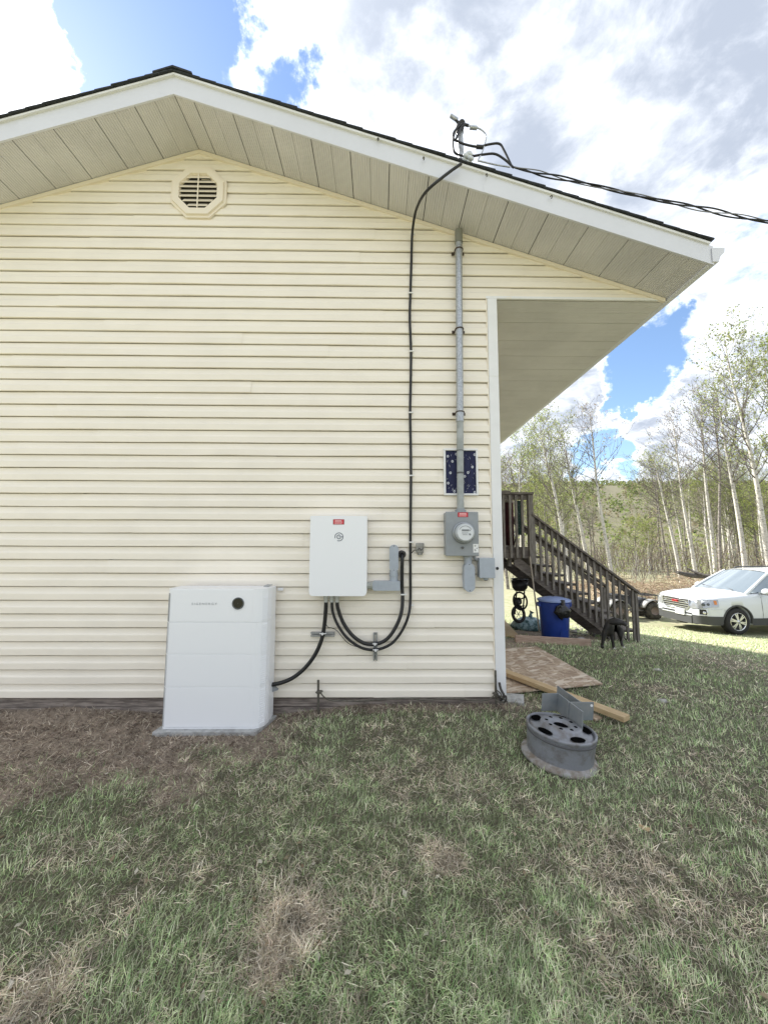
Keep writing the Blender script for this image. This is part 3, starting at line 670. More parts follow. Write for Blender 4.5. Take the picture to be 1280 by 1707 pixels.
for py in (416, 548.5, 687):
    q = on_pipe(py); m = MB()
    m.box(q.x-.058, q.x-.030, -.030, -.018, q.z-.013, q.z+.013).box(q.x+.030, q.x+.058, -.030, -.018, q.z-.013, q.z+.013)
    m.tube([(q.x-.035, -.025, q.z)]+[(q.x-.035*math.cos(R(k*18)), yp-.034*math.sin(R(k*18)), q.z) for k in range(11)]+[(q.x+.035, -.025, q.z)], .006, 6)
    st = m.build('pipe_strap', RUST, ps, .002)
    for sx in (-.046, .046): MB().cyl((q.x+sx, -.029, q.z), (q.x+sx, -.034, q.z), .005, 8).build('bolt', RUST, st)
# conduit body and small box under the meter
t, x, za, zb, r = lbody(782.5, 939, 987, -.105, 18, 'meter_conduit_body', 'grey capsule conduit body hanging below the electric meter box', True)
MB().cyl((x, -.06, za-.02), (x, -.06, mz0-.002), .033, 20).cyl((x, -.06, mz0-.012), (x, -.06, mz0-.002), .042, 8, smooth=False).build('hub', PVC, t, .002)
a, b = onY(799, 930, -.12), onY(825.5, 964, -.12)
jb = thing('junction_box', 'square grey junction box at white corner trim below meter', 'junction box', ((a.x+b.x)/2, -.02, b.z))
MB().box(a.x+.004, b.x-.004, -.112, -.026, b.z+.003, a.z-.003).build('body', PVC, jb, .004)
MB().box(a.x, b.x, -.121, -.108, b.z, a.z).build('lid', PVC, jb, .004)
q = onY(810, 967, -.08); MB().cyl((q.x, -.075, b.z+.006), (q.x, -.075, b.z-.018), .024, 16, .020).build('plug', PVC, jb, .003)
MB().cyl((q.x, -.075, b.z-.014), (q.x, -.075, b.z-.024), .015, 14).build('plug_cap', BLACKP, jb)
MB().tube(smooth_path([(a.x-.03, -.06, a.z+.012), (a.x-.018, -.062, a.z-.012), (a.x+.01, -.064, a.z-.022)], 5), .012, 8).build('flex_elbow', METER, jb)
q = onY(829, 947.5, -.028); solo('painted_trim_hole', MB().lathe([(.0001, .006), (.011, .003), (.013, 0)], q, (0, -1, 0), 12), INKD, 'black round disc painted for the dark hole in the white corner trim beside junction box', 'plug')  # black disc stands in for the darkness of a hole in the trim
# ground rods and the bare wire along the foundation
RODM = mat('tarnished_rod', (.17, .16, .13), .6, .5, var=.4, vscale=40)
gr = thing('ground_rod', 'tarnished ground rod with clamp right of the battery cabinet', 'ground rod', onY(531, 1188, -.07))
a, b = onY(530.5, 1134, -.07), onY(531, 1192, -.07)
MB().cyl(b-Vector((0, 0, .1)), a, .0095, 10).build('rod', RODM, gr)
q = onY(532, 1154, -.07); MB().box(q.x-.02, q.x+.022, -.085, -.055, q.z-.010, q.z+.012).cyl((q.x-.03, -.07, q.z-.004), (q.x+.03, -.07, q.z+.008), .006, 8).build('clamp', RODM, gr, .002)
g2 = thing('corner_ground_rod', 'slim tarnished ground rod beside the bottom of white corner trim', 'ground rod', onY(826, 1172, -.05))
a, b = onY(825.5, 1118, -.05), onY(827, 1172, -.05)
MB().cyl(b-Vector((0, 0, .1)), a, .0095, 10).build('rod', RODM, g2)
q = onY(826, 1157, -.05); MB().box(q.x-.018, q.x+.018, -.07, -.035, q.z-.012, q.z+.012).cyl((q.x-.028, -.05, q.z+.006), (q.x+.012, -.056, q.z+.004), .007, 8).build('clamp', RODM, g2, .002)
pts = [onY(x, y, yy) for x, y, yy in ((533, 1153, -.085), (540, 1162, -.085), (552, 1168, -.07), (575, 1168.5, -.05), (600, 1169, -.045), (640, 1166, -.045), (680, 1164.5, -.045), (702, 1167, -.05), (730, 1166, -.05), (760, 1165, -.045), (795, 1168, -.05), (815, 1166, -.05), (826, 1157, -.06))]
solo('ground_wire', MB().tube(smooth_path(pts, 6), .0055, 7), RODM, 'bare grey wire sagging along the foundation between two ground rods', 'wire')
ck = thing('twisted_strap', 'dark crumpled metal strap at the foot of white corner trim', 'scrap metal', onY(838, 1168, -.08))
for k, (pp, rr_) in enumerate(([((832, 1138), (835, 1150), (840, 1160), (836, 1166), (830, 1160)), .010], [((828, 1151), (834, 1156), (838, 1164), (845, 1170)), .006], [((838, 1160), (843, 1161), (843, 1168), (838, 1171), (832, 1166)), .008], [((825, 1166), (831, 1170), (840, 1171)), .006])):
    MB().tube(smooth_path([onY(x, y, -.075-.015*i % .04) for i, (x, y) in enumerate(pp)], 4), rr_, 6).build('strap_piece', RODM if k % 2 else mat('dark_scrap', (.05, .045, .04), .7), ck)
# ------------------------------------------------------------------ roof service mast and drop
MY = -.34
base = onY(770, 272, MY)
ms = thing('service_mast', 'galvanised service mast with black weatherhead on the roof edge', 'service mast', base)
top = onY(766, 218, MY)
MB().cyl(base-Vector((0, 0, .12)), top, .026, 16).build('pole', GALV, ms)
MB().lathe([(.07, -.05), (.055, -.01), (.034, .02), (.030, .05)], base, (0, 0, 1), 20).build('flashing', GALV, ms)
h = onY(768, 213, MY); m = MB()
m.tube(smooth_path([top-Vector((.0, 0, .02)), top+Vector((0, 0, .02)), onY(768, 208, MY-.01), onY(771, 204, MY-.04)], 4), [.033]*4+[.036]*4+[.03]*4+[.02], 12)
m.build('weatherhead', mat('black_weatherhead', (.03, .03, .032), .6), ms)
for px, py, dx in ((776, 213, .03), (764, 214, -.02)):
    q = onY(px, py, MY-.03); m = MB()
for px, py, k in ((776, 262, 0), (783, 266, 1), (781, 259, 2)):
    q = onY(px, py, MY-.05); MB().lathe([(.012, -.03), (.03, -.02), (.030, -.006), (.017, 0), (.030, .006), (.03, .02), (.012, .03)], q, (.3, -.8, .5), 14).build('insulator', PORC, ms)
MB().tube([onY(757, 196, MY-.03), onY(763, 203, MY-.03), onY(781, 209, MY-.04)], .011, 8).build('tail_conductor', BLACK, ms)
q = onY(758, 196, MY-.03); MB().cyl(q-Vector((.035, 0, -.02)), q+Vector((.02, 0, -.018)), .016, 10).build('connector', GALV, ms, .003)
for pp, r_ in (([(770, 206), (757, 219), (755.5, 230), (761, 234), (775, 240), (797, 244), (815, 240), (832, 239), (840, 250), (853, 277)], .009), ([(765, 205), (756, 226), (756, 250), (766, 258), (783, 260), (805, 257), (825, 256), (842, 266), (856, 279)], .009), ([(781, 209), (797, 213), (807, 220), (810, 230), (804, 252), (797, 266), (800, 268), (826, 274), (850, 278)], .006), ([(775, 207), (769, 212), (764, 222), (760, 232)], .010)):
    MB().tube(smooth_path([onY(x, y, MY-.05) for x, y in pp], 6), r_, 7).build('loop_wire', BLACK if r_ > .007 else GALV, ms)
for px, py in ((799, 244), (783, 260), (789, 212)):
    q = onY(px, py, MY-.05); MB().cyl(q-Vector((.03, 0, 0)), q+Vector((.03, 0, -.004)), .016, 8).build('splice', BLACKP if py > 220 else GALV, ms, .004)
sdp = thing('service_drop', 'twisted black overhead power line running off to the right sky', 'power line', onY(858, 279, MY-.05))
A, B = onY(852, 277, MY-.05), onY(1280, 351, MY-.05); Dv = B-A
for k in range(3):
    P = []
    for i in range(221):
        s = i/100; q = A+Dv*s; q.z -= .10*math.sin(math.pi*min(s/2.2, 1)); an = s*15+k*2.094; rr_ = .013*min(1, s*9)*(1+.9*max(0, math.sin(s*9+.7)))
        P.append(q+Vector((0, math.sin(an)*rr_*.7, math.cos(an)*rr_*.7)))
    MB().tube(P, .0065 if k < 2 else .0045, 6).build('conductor', BLACK if k < 2 else mat('bare_alu', (.25, .25, .26), .5, .5), sdp)
def rail_clip(px, py):
    q = onY(px, py, -NSOF-.04); solo('fascia_hook', MB().tube(smooth_path([q+Vector((-.006, .01, .006)), q+Vector((0, 0, .010)), q+Vector((.006, 0, .0)), q+Vector((0, .0, -.016))], 4), .0045, 6), RODM, LBL.pop(0), 'hook')
LBL = ['small hook on the white fascia nearest the roof peak', 'small hook on white fascia left of the service mast', 'small hook on white fascia just right of the service mast', 'small hook on white fascia midway between mast and gutter']
for p in ((630, 231), (706, 263), (811, 291), (919, 327)): rail_clip(*p)
# ------------------------------------------------------------------ deck and stairs
WOODG = mat('weathered_grey_wood', (.24, .22, .195), .9, c2=(.13, .115, .10), vscale=7, stretch=(6, 6, 1), bump=.3, bscale=25)
WOODH = mat('weathered_grey_wood_flat', (.19, .165, .145), .9, c2=(.10, .085, .075), vscale=7, stretch=(1, 6, 6), bump=.3, bscale=25)
YD, YB = 3.4, 4.35
deck = thing('deck', 'weathered grey wooden deck with railing and stairs behind the house corner', 'deck', (2.7, YD, 0))
zt, zf = onY(880, 823, YD).z, onY(885, 912, YD).z
xp = onY(884, 870, YD).x
def P_(px, py, y=YD): return onY(px, py, y)
# platform
y = YD+.05
while y < 6.0: MB().box(1.12, xp+.03, y, y+.135, zf-.03, zf).build('deck_board', WOODH, deck, .004); y += .142
for y in (YD+.02, 6.0): MB().box(1.1, xp+.02, y-.02, y+.018, zf-.20, zf-.035).build('rim_joist', WOODH, deck, .004)
MB().box(xp-.02, xp+.02, YD+.04, 5.98, zf-.20, zf-.035).build('rim_joist', WOODH, deck, .004)
MB().box(1.1, xp-.40, YD+.25, YD+.34, zf-.42, zf-.205).build('beam', WOODH, deck, .004)
for x, y in ((2.16, YD+.29), (1.3, YD+.29), (2.5, 5.7), (1.3, 5.7)): MB().box(x-.055, x+.055, y-.05, y+.05, height(x, y)-.2, zf-(.42 if y < 5 else .2)).build('support_post', WOODG, deck, .004)
MB().beam(P_(849, 928, YD+.16), P_(849, 944, YD+.16), .10, .05).build('joist_hanger', WOODG, deck)
# railing along the near edge
MB().box(1.1, xp+.05, YD-.07, YD+.07, zt-.02, zt+.02).build('rail_cap', WOODH, deck, .004)
MB().box(1.1, xp-.36, YD-.05, YD+.05, zt+.022, zt+.05).build('rail_cap', WOODH, deck, .004)
MB().box(1.1, xp-.05, YD-.015, YD+.02, zt-.11, zt-.022).build('upper_rail', WOODH, deck, .003)
MB().box(xp-.045, xp+.045, YD-.045, YD+.045, zf-.30, zt-.022).build('railing_post', WOODG, deck, .004)
for px in (831, 838.5, 849.5, 859.3, 869.5): 
    x = P_(px, 870).x; MB().box(x-.02, x+.02, YD-.055, YD-.017, zf-.19, zt-.025).build('baluster', WOODG, deck, .003)
for yy in np.arange(YD+.25, 5.9, .16): MB().box(xp-.02, xp+.018, yy-.02, yy+.02, zf, zt-.025).build('baluster', WOODG, deck, .003) if yy > YB+.1 else None
MB().box(1.1, xp+.05, 5.93, 6.07, zt-.02, zt+.02).build('rail_cap', WOODH, deck, .004)
MB().box(xp-.06, xp+.06, YB+.1, 5.93, zt-.02, zt+.02).build('rail_cap', WOODH, deck, .004)
for x in np.arange(1.2, xp, .16): MB().box(x-.02, x+.02, 5.98, 6.02, zf, zt-.02).build('baluster', WOODG, deck, .003)
MB().box(xp-.045, xp+.045, YB+.02, YB+.11, zf-.3, zt-.022).build('railing_post', WOODG, deck, .004)
# stairs
ra, rb = P_(886, 855), P_(1060, 986); rs = (rb.z-ra.z)/(rb.x-ra.x)
railz = lambda x: ra.z+rs*(x-ra.x)
sa, sb = P_(887, 955), P_(974, 1021); ss = (sb.z-sa.z)/(sb.x-sa.x); strz = lambda x: sa.z+ss*(x-sa.x)
xe = rb.x
gx = lambda x, y: height(x, y)
for y in (YD+.03, YB):
    MB().prism([(xp-.30, y, strz(xp-.30)+.06), (xp-.30, y, strz(xp-.30)-.10), (xe-.12, y, strz(xe-.12)-.10), (xe-.02, y, strz(xe-.02)+.0), (xe-.12, y, strz(xe-.12)+.10), (xp-.2, y, strz(xp-.2)+.10)], (0, .04, 0)).build('stringer', WOODH, deck, .003)
    MB().beam((ra.x-.02, y-.03, ra.z-.02), (rb.x+.03, y-.03, rb.z-.02), .12, .035).build('stair_rail', WOODH, deck, .003)
    MB().beam((ra.x, y-.005, ra.z-.085), (rb.x-.03, y-.005, rb.z-.085), .035, .085).build('stair_under_rail', WOODH, deck, .003)
xs_ = [P_(820+v*.203-.2, 900).x for v in (345, 393, 440, 490, 538, 585, 632, 680, 727, 775, 825, 875, 925, 973, 1022, 1073, 1125)]
for i, x in enumerate(xs_):
    zb = strz(x)-.02 if i < 12 else max(gx(x, YD)-.05, strz(x)-.45 if i < 15 else -9)
    MB().box(x-.019, x+.019, YD-.03, YD+.006, zb, railz(x)-.035).build('baluster', WOODG, deck, .003)
MB().box(xe-.045, xe+.0, YD-.045, YD+.045, gx(xe, YD)-.1, railz(xe)-.03).build('stair_post', WOODG, deck, .004)
MB().box(xe-.045, xe+.045, YB-.045, YB+.045, gx(xe, YB)-.1, railz(xe)-.03).build('stair_post', WOODG, deck, .004)
MB().box(xs_[12]-.04, xe-.02, YD-.01, YD+.02, strz(xe)-.02, strz(xe)+.05).build('low_rail', WOODG, deck, .003)
for k in range(9):
    a, b = P_(881+19.7*k, 927+15.4*k, YD+.1), P_(901+19.7*k, 927+15.4*k, YD+.1)
    if a.z < gx(a.x, YD)+.06: break
    MB().box(a.x-.02, b.x+.03, YD+.072, YB-.002, a.z-.035, a.z).build('stair_tread', WOODH, deck, .004)
    MB().box(a.x-.02, a.x+.0, YD+.072, YB-.002, a.z-.15, a.z-.036).build('stair_riser', WOODG, deck, .003)
# things on the deck
mar = mat('maroon_fabric', (.055, .008, .012), .95, var=.5, vscale=6, bump=.4, bscale=9)
m = MB(); n = 18; V = []
for i in range(n+1):
    x = 1.85+i*(.68)/n
    for z in (zf+.03, zf+.5, zt-.12): V.append((x, 3.78+.035*math.sin(i*1.9)+.02*math.sin(i*.7), z))
m.add(V, [(i*3+k, i*3+k+1, i*3+k+4, i*3+k+3) for i in range(n) for k in range(2)], True)
o = solo('hanging_blanket', m, mar, 'dark maroon cloth hanging behind the deck railing', 'cloth'); s_ = o.modifiers.new('thick', 'SOLIDIFY'); s_.thickness = .012
gp_ = MB(); qx = onY(863, 860, 3.62).x
gp_.box(qx-.01, qx+.055, 3.60, 3.64, zf+.22, zt-.1)
o = solo('plant_trellis_panel', gp_, mat('dark_green_mesh', (.012, .04, .028), .8, c2=(.16, .22, .20), vscale=70, lo=.60, hi=.66, detail=2), 'dark green speckled upright panel beside the maroon cloth on deck', 'panel', .004)
ch = thing('folding_chair', 'pale folding chair frame standing low behind the deck balusters', 'chair', (P_(849, 900).x, 3.95, zf))
CHW = mat('pale_frame', (.62, .60, .57), .5); cx = onY(849, 895, 3.95).x
for sx in (-.13, .13):
    MB().tube([(cx+sx, 3.82, zf), (cx+sx*.85, 4.06, zf+.30)], .011, 6).build('leg', CHW, ch); MB().tube([(cx+sx, 4.10, zf), (cx+sx*.9, 3.86, zf+.29), (cx+sx*.9, 4.12, zf+.32)], .011, 6).build('leg', BLACKP, ch)
MB().box(cx-.12, cx+.12, 3.86, 4.08, zf+.27, zf+.292).build('seat', CHW, ch, .006)
MB().tube([(cx-.11, 4.08, zf+.29), (cx-.08, 4.13, zf+.36), (cx+.08, 4.13, zf+.36), (cx+.11, 4.08, zf+.29)], .010, 6).build('backrest', CHW, ch)
# ------------------------------------------------------------------ things under and beside the stairs
c = onY(925, 1057, 3.08); c.z = height(c.x, c.y); BLUE_P = mat('blue_plastic', (.016, .05, .28), .35, var=.25, vscale=5)
bn = thing('rubbish_bin', 'tall blue plastic bin with lid paled by painted reflection under the deck stairs', 'bin', c)
def px_m(px_w, p): return px_w*(Vector(p)-Vector(CAM)).dot(Vector(FW))/F_PX
rb_, rt_, hb = px_m(20.5, c), px_m(25.5, c), px_m(70, c)
MB().lathe([(.001, 0), (rb_, 0), (rb_+.004, .01), (rt_-.012, hb*.9), (rt_-.012, hb*.91), (rt_, hb*.92), (rt_, hb*.955), (rt_-.01, hb*.957)], c, (0, 0, 1), 36).build('body', BLUE_P, bn)
MB().lathe([(rt_+.008, hb*.93), (rt_+.010, hb*.965), (rt_-.02, hb*.985), (rt_*.5, hb*1.02), (.001, hb*1.03)], c, (0, 0, 1), 36).build('lid', mat('lid_painted_sheen', (.22, .29, .52), .35), bn)  # lid coloured pale blue to stand for its reflection
for s_ in (-1, 1): MB().box(c.x+s_*rt_-.02, c.x+s_*rt_+.02, c.y-.05, c.y+.05, c.z+hb*.80, c.z+hb*.90).build('handle', BLUE_P, bn, .006)
MB().tube([(c.x-.05, c.y-.12, c.z+hb*1.0), (c.x+.02, c.y+.1, c.z+hb*1.045)], .006, 5).tube([(c.x+.05, c.y-.12, c.z+hb*1.0), (c.x+.14, c.y+.08, c.z+hb*1.03)], .006, 5).build('lid_strap', BLACKP, bn)
MB().prism([(c.x-.01, c.y-rb_-.012, c.z+.06), (c.x+.12, c.y-rb_+.02, c.z+.06), (c.x+.12, c.y-rb_+.01, c.z+.20), (c.x-.01, c.y-rb_-.018, c.z+.20)], (0, -.004, 0)).build('moulded_panel', BLUE_P, bn, .002)
def blob(c, sc, seed, n=20, amp=.18, fr=3.0):
    m = MB().sphere((0, 0, 0), 1, n); V = []
    for v in m.v:
        p = Vector(v); k = 1+amp*noise.noise(p*fr+Vector((seed, 0, 0)))+amp*.6*noise.noise(p*fr*2.4+Vector((0, seed, 0))); V.append(tuple(Vector((p.x*sc[0]*k, p.y*sc[1]*k, p.z*sc[2]*k))+Vector(c)))
    m.v = V; return m
BAGB = mat('black_bag', (.012, .012, .013), .22, bump=.8, bscale=22)
q = c+Vector((.0, -rt_-.035, hb*.74)); bb = blob(q, (.125, .07, .105), 3, 22, .35, 2.2); bb.cyl(q+Vector((.02, .0, .07)), q+Vector((.03, .06, .16)), .03, 8, .045)
solo('rubbish_bag', bb, BAGB, 'black plastic rubbish bag hanging on the side of blue bin', 'bag')
g = gnd(885, 1052); PB = mat('clear_blue_bag', (.38, .55, .62), .18, c2=(.10, .20, .22), vscale=13, bump=1.0, bscale=16, lo=.42, hi=.58)
w_ = px_m(28, g); bl = blob(g+Vector((0, .1, .10)), (w_, .22, .155), 9, 26, .22, 2.6); V = [(x, y, max(z, g.z-.01)) for x, y, z in bl.v]; bl.v = V
bl.cyl(g+Vector((.03, .1, .22)), g+Vector((.045, .1, .33)), .06, 10, .02); bl.cyl(g+Vector((.045, .1, .325)), g+Vector((.07, .1, .37)), .018, 10, .055)
solo('plastic_bag', bl, PB, 'shiny pale blue plastic bag lying left of blue bin', 'bag')
a, b = onY(883, 928, YD-.10), onY(898, 1016, YD-.16)
solo('broom_handle', MB().cyl(b+Vector((0, 0, -.4)), a, .013, 8), mat('pale_handle', (.36, .31, .25), .6), 'thin pale wooden pole leaning on the stair railing beside bin', 'pole')
g = gnd(868, 1030); g = Vector((onY(866, 1000, YD+.9).x, YD+.9, height(2.4, YD+.9)))
wc = thing('wheeled_cart', 'black wheeled cart with round basket beneath the deck', 'cart', g)
def at(px, py): return onY(px, py, g.y)
ct = at(867, 972); s_ = px_m(1, ct)
MB().lathe([(s_*8, -s_*11), (s_*12, -s_*6), (s_*14, s_*6), (s_*13, s_*6), (s_*11, -s_*5), (.001, -s_*9)], at(866, 974), (0, 0, 1), 20).lathe([(s_*13, s_*7.5), (s_*14.5, s_*8.5), (s_*13, s_*9.5), (s_*12.5, s_*8.5), (s_*13, s_*7.5)], at(866, 974), (0, 0, 1), 20).build('basket', BLACKP, wc)
for (px, py, rr_, nm) in ((867, 1002, 12.5, 'hoop'), (864, 1024, 10.5, 'wheel')):
    q = at(px, py); MB().tube([q+Vector((math.cos(R(k*15))*s_*rr_*.9, .25*math.sin(R(k*15))*s_*rr_, math.sin(R(k*15))*s_*rr_*1.1)) for k in range(25)], s_*1.5 if nm == 'hoop' else s_*2.6, 7).build(nm, BLACKP, wc)
q = at(864, 1024); wh = MB()
for k in range(6): wh.cyl(q, q+Vector((math.cos(R(k*60))*s_*9, 0, math.sin(R(k*60))*s_*9)), s_*.5, 5)
wh.build('spoke', GALV, wc)
for a_, b_ in (((861, 986), (858, 1024)), ((874, 986), (872, 1014)), ((856, 1002), (876, 996)), ((858, 1012), (874, 1010)), ((860, 1000), (872, 1018))): MB().cyl(at(*a_), at(*b_), s_*1.2, 6).build('frame_rod', BLACKP, wc)
solo('cart_load', blob(at(862, 1003), (s_*8, .10, s_*7), 4, 12, .4), mat('dark_load', (.03, .03, .03), .6, c2=(.25, .25, .25), vscale=18, lo=.55, hi=.62), 'dark bundle tucked inside the frame of black cart', 'bundle')
# lumber and sheets on the ground
LUM = mat('fresh_lumber', (.55, .42, .25), .7, c2=(.43, .30, .16), vscale=9, stretch=(1, 9, 9), bump=.1, bscale=30)
LUM2 = mat('pinkish_lumber', (.50, .38, .30), .8, c2=(.36, .25, .19), vscale=8, stretch=(1, 9, 9))
def plank(p0, p1, w, h, m, label, name='plank'):
    mid_ = (p0+p1)/2; d = p1-p0; L = d.length
    t = link(bpy.data.objects.new(name, MB().box(-L/2, L/2, -w/2, w/2, 0, h).mesh(name))); t.data.materials.append(m)
    X = d.normalized(); Yv = Vector((0, 0, 1)).cross(X).normalized(); Z = X.cross(Yv)
    t.matrix_basis = Matrix(((X.x, Yv.x, Z.x, mid_.x), (X.y, Yv.y, Z.y, mid_.y), (X.z, Yv.z, Z.z, mid_.z), (0, 0, 0, 1)))
    b = t.modifiers.new('bevel', 'BEVEL'); b.width = .004; b.segments = 2
    return tag(t, label, 'plank')
p1 = onZ(1045, 1203, .045); p0 = onZ(838, 1123, .075); p1.z = .045; p0.z = .075
plank(p0+(p0-p1)*.1, p1, .095, .042, LUM, 'fresh pale lumber plank lying over sheet from corner to behind wheel rim')
p0, p1 = onY(858, 1060, 2.70), onY(984, 1073, 2.60); p0.z = height(p0.x, p0.y)-.005; p1.z = height(p1.x, p1.y)-.005
plank(p0, p1, .05, .11, LUM2, 'pinkish board on edge lying in front of blue bin')
def osb():
    m = bpy.data.materials.new('osb'); m.use_nodes = True; nt = m.node_tree; l = nt.links; b = nt.nodes['Principled BSDF']; b.inputs['Roughness'].default_value = .85
    tc = nt.nodes.new('ShaderNodeTexCoord'); prev = None
    for i, (rz, c1, c2_) in enumerate(((.4, (.47, .37, .27), (.25, .175, .12)), (1.6, (.56, .46, .35), (.31, .225, .16)), (2.6, (.66, .58, .48), (.34, .24, .17)))):
        mr_ = nt.nodes.new('ShaderNodeMapping'); mr_.inputs['Rotation'].default_value = (0, 0, rz); l.new(tc.outputs['Object'], mr_.inputs[0]); mp = nt.nodes.new('ShaderNodeMapping'); mp.inputs['Scale'].default_value = (9, 32, 1); l.new(mr_.outputs[0], mp.inputs[0])
        v = nt.nodes.new('ShaderNodeTexVoronoi'); v.inputs['Scale'].default_value = 1.0; l.new(mp.outputs[0], v.inputs['Vector'])
        sp = nt.nodes.new('ShaderNodeSeparateColor'); l.new(v.outputs['Color'], sp.inputs[0])
        mx = nt.nodes.new('ShaderNodeMix'); mx.data_type = 'RGBA'; l.new(sp.outputs[0], mx.inputs[0]); mx.inputs[6].default_value = (*c1, 1); mx.inputs[7].default_value = (*c2_, 1)
        if prev is None: prev = mx.outputs[2]
        else:
            th = nt.nodes.new('ShaderNodeMath'); th.operation = 'GREATER_THAN'; th.inputs[1].default_value = .58; l.new(sp.outputs[1], th.inputs[0])
            m2 = nt.nodes.new('ShaderNodeMix'); m2.data_type = 'RGBA'; l.new(th.outputs[0], m2.inputs[0]); l.new(prev, m2.inputs[6]); l.new(mx.outputs[2], m2.inputs[7]); prev = m2.outputs[2]
    l.new(prev, b.inputs['Base Color']); return m
OSB = osb()
q0, q1, q2 = onZ(842, 1161, .03), onZ(1005, 1144, .0), onZ(895, 1074, .03)
q0.z, q1.z, q2.z = height(q0.x, q0.y)+.02, height(q1.x, q1.y)+.015, height(q2.x, q2.y)+.03
q3 = q2+(q0-q1)*1.0; q0b = q0+(q0-q1)*.35; q3b = q2+(q0-q1)*1.35
solo('osb_sheet', MB().prism([q0b, q1, q2, q3b], (0, 0, .012)), OSB, 'large brown chipboard sheet lying on lawn at house corner', 'chipboard sheet')
q0, q1, q2, q3 = onZ(978, 1184, .01), onZ(1004, 1199, .01), onZ(992, 1203, .01), onZ(970, 1190, .01)
solo('osb_offcut', MB().prism([q3, q2, q1, q0], (0, 0, .014)), OSB, 'small chipboard offcut half hidden under the pale plank', 'offcut')
p = [gnd(836, 1042)+Vector((-.25, .3, .22)), gnd(836, 1058)+Vector((-.2, 0, .0)), gnd(869, 1066)+Vector((0, 0, .01)), gnd(838, 1044)+Vector((.05, .25, .16))]
solo('plywood_offcut', MB().prism(p, (0, .01, .012)), LUM, 'pale plywood offcut propped beside the white corner trim', 'offcut')
q = gnd(855, 1172); solo('concrete_paver', MB().obox(q+Vector((-.02, .06, .0)), (.26, .20, .05), (0, R(-3), R(-20))), CONC, 'small buried concrete paver at the foot of house corner', 'paver', .006)
q = gnd(1073, 1385); solo('wood_chip', MB().obox(q+Vector((0, 0, .012)), (.052, .026, .008), (R(10), R(-8), R(-52))), LUM, 'pale wood chip lying alone on the lawn at right', 'wood chip', .002)
STONE = mat('pale_stone', (.50, .48, .45), .9, var=.4, vscale=20, bump=.3, bscale=40)
rs_ = random.Random(11)
ST = [(1002, 1049, 14, 'white torn plastic scrap under the stairs behind the dog'), (968, 1065, 10, 'flat pale stone lying between bin and dog'), (1096, 1118, 12, 'pale stone lump in the lawn right of dog'), (1104, 1170, 15, 'bleached bare stone in the lawn right of chipboard sheet'), (1056, 1054, 7, 'small pale stone at the foot of stair post'), (952, 1062, 9, 'pale concrete lump beside the blue bin'), (187, 1188, 6, 'small white pebble on bare earth left of battery')]
for px, py, w, lab in ST:
    q = gnd(px, py); s_ = px_m(w, q)
    solo('stone', blob(q+Vector((0, 0, s_*.05)), (s_*.6, s_*.45, s_*.22), px, 12, .35), STONE, lab, 'stone')
solo('coal_rubble', (lambda m: [m.add(b_.v, b_.f, True) for b_ in [blob(gnd(rs_.uniform(950, 1040), rs_.uniform(1040, 1064))+Vector((0, 0, .01)), (rs_.uniform(.02, .07),)*2+(rs_.uniform(.015, .04),), k, 8, .4) for k in range(70)]] and m)(MB()), mat('dark_rubble', (.10, .09, .08), .95, c2=(.32, .30, .28), vscale=9, coords='Object'), 'loose dark rubble and stones under the deck stairs', 'rubble')['kind'] = 'stuff'
# ------------------------------------------------------------------ truck wheel with welded plates
WC = Vector((1.215, -.640, height(1.195, -.625)-.005))
rim = thing('truck_wheel', 'grey steel truck wheel lying flat with plates welded on top', 'wheel', WC)
RIM = mat('grey_rim_paint', (.25, .26, .285), .5, .25, c2=(.15, .135, .125), vscale=11, bump=.25, bscale=45, lo=.45, hi=.66, detail=9)
RIMD = mat('dirty_rim_lip', (.33, .32, .31), .75, c2=(.19, .155, .12), vscale=16)
HR = .205; RB = .240
MB().lathe([(RB-.022, .004), (RB, .004), (RB+.004, .014), (RB-.004, .028), (RB-.026, .034), (RB-.034, .04)], WC, (0, 0, 1), 64).build('lip', RIMD, rim)
MB().lathe([(RB-.034, .038), (RB-.032, .07), (RB-.028, .12), (RB-.026, HR-.022), (RB-.020, HR-.014), (RB-.020, HR), (RB-.030, HR+.004), (RB-.036, HR-.004), (RB-.040, HR-.02)], WC, (0, 0, 1), 64).build('barrel', RIM, rim)
def disc():
    """dished face, unpierced; dark discs laid on it paint the shade of its holes"""
    m = MB(); n = 160; rr = [RB-.038, RB-.046, RB-.054, RB-.070, RB-.106, RB-.112, RB-.120, .085, .060, .045]; zz = [HR-.022, HR-.014, HR-.008, HR-.006, HR-.004, HR+.016, HR+.024, HR+.024, HR+.024, HR+.010]
    V = []; Fc = []
    for r_, z in zip(rr, zz):
        for k in range(n): a = 2*math.pi*k/n; V.append(WC+Vector((r_*math.cos(a), r_*math.sin(a), z)))
    for i in range(len(rr)-1):
        for k in range(n):
            Fc.append((i*n+k, i*n+(k+1) % n, (i+1)*n+(k+1) % n, (i+1)*n+k))
    m.add(V, Fc, True); return m
disc().build('disc', RIM, rim)
HOLE_SHADE = mat('hole_shade_paint', (.004, .004, .004), 1.0, spec=0)  # black for the discs that paint the shade inside the wheel's holes
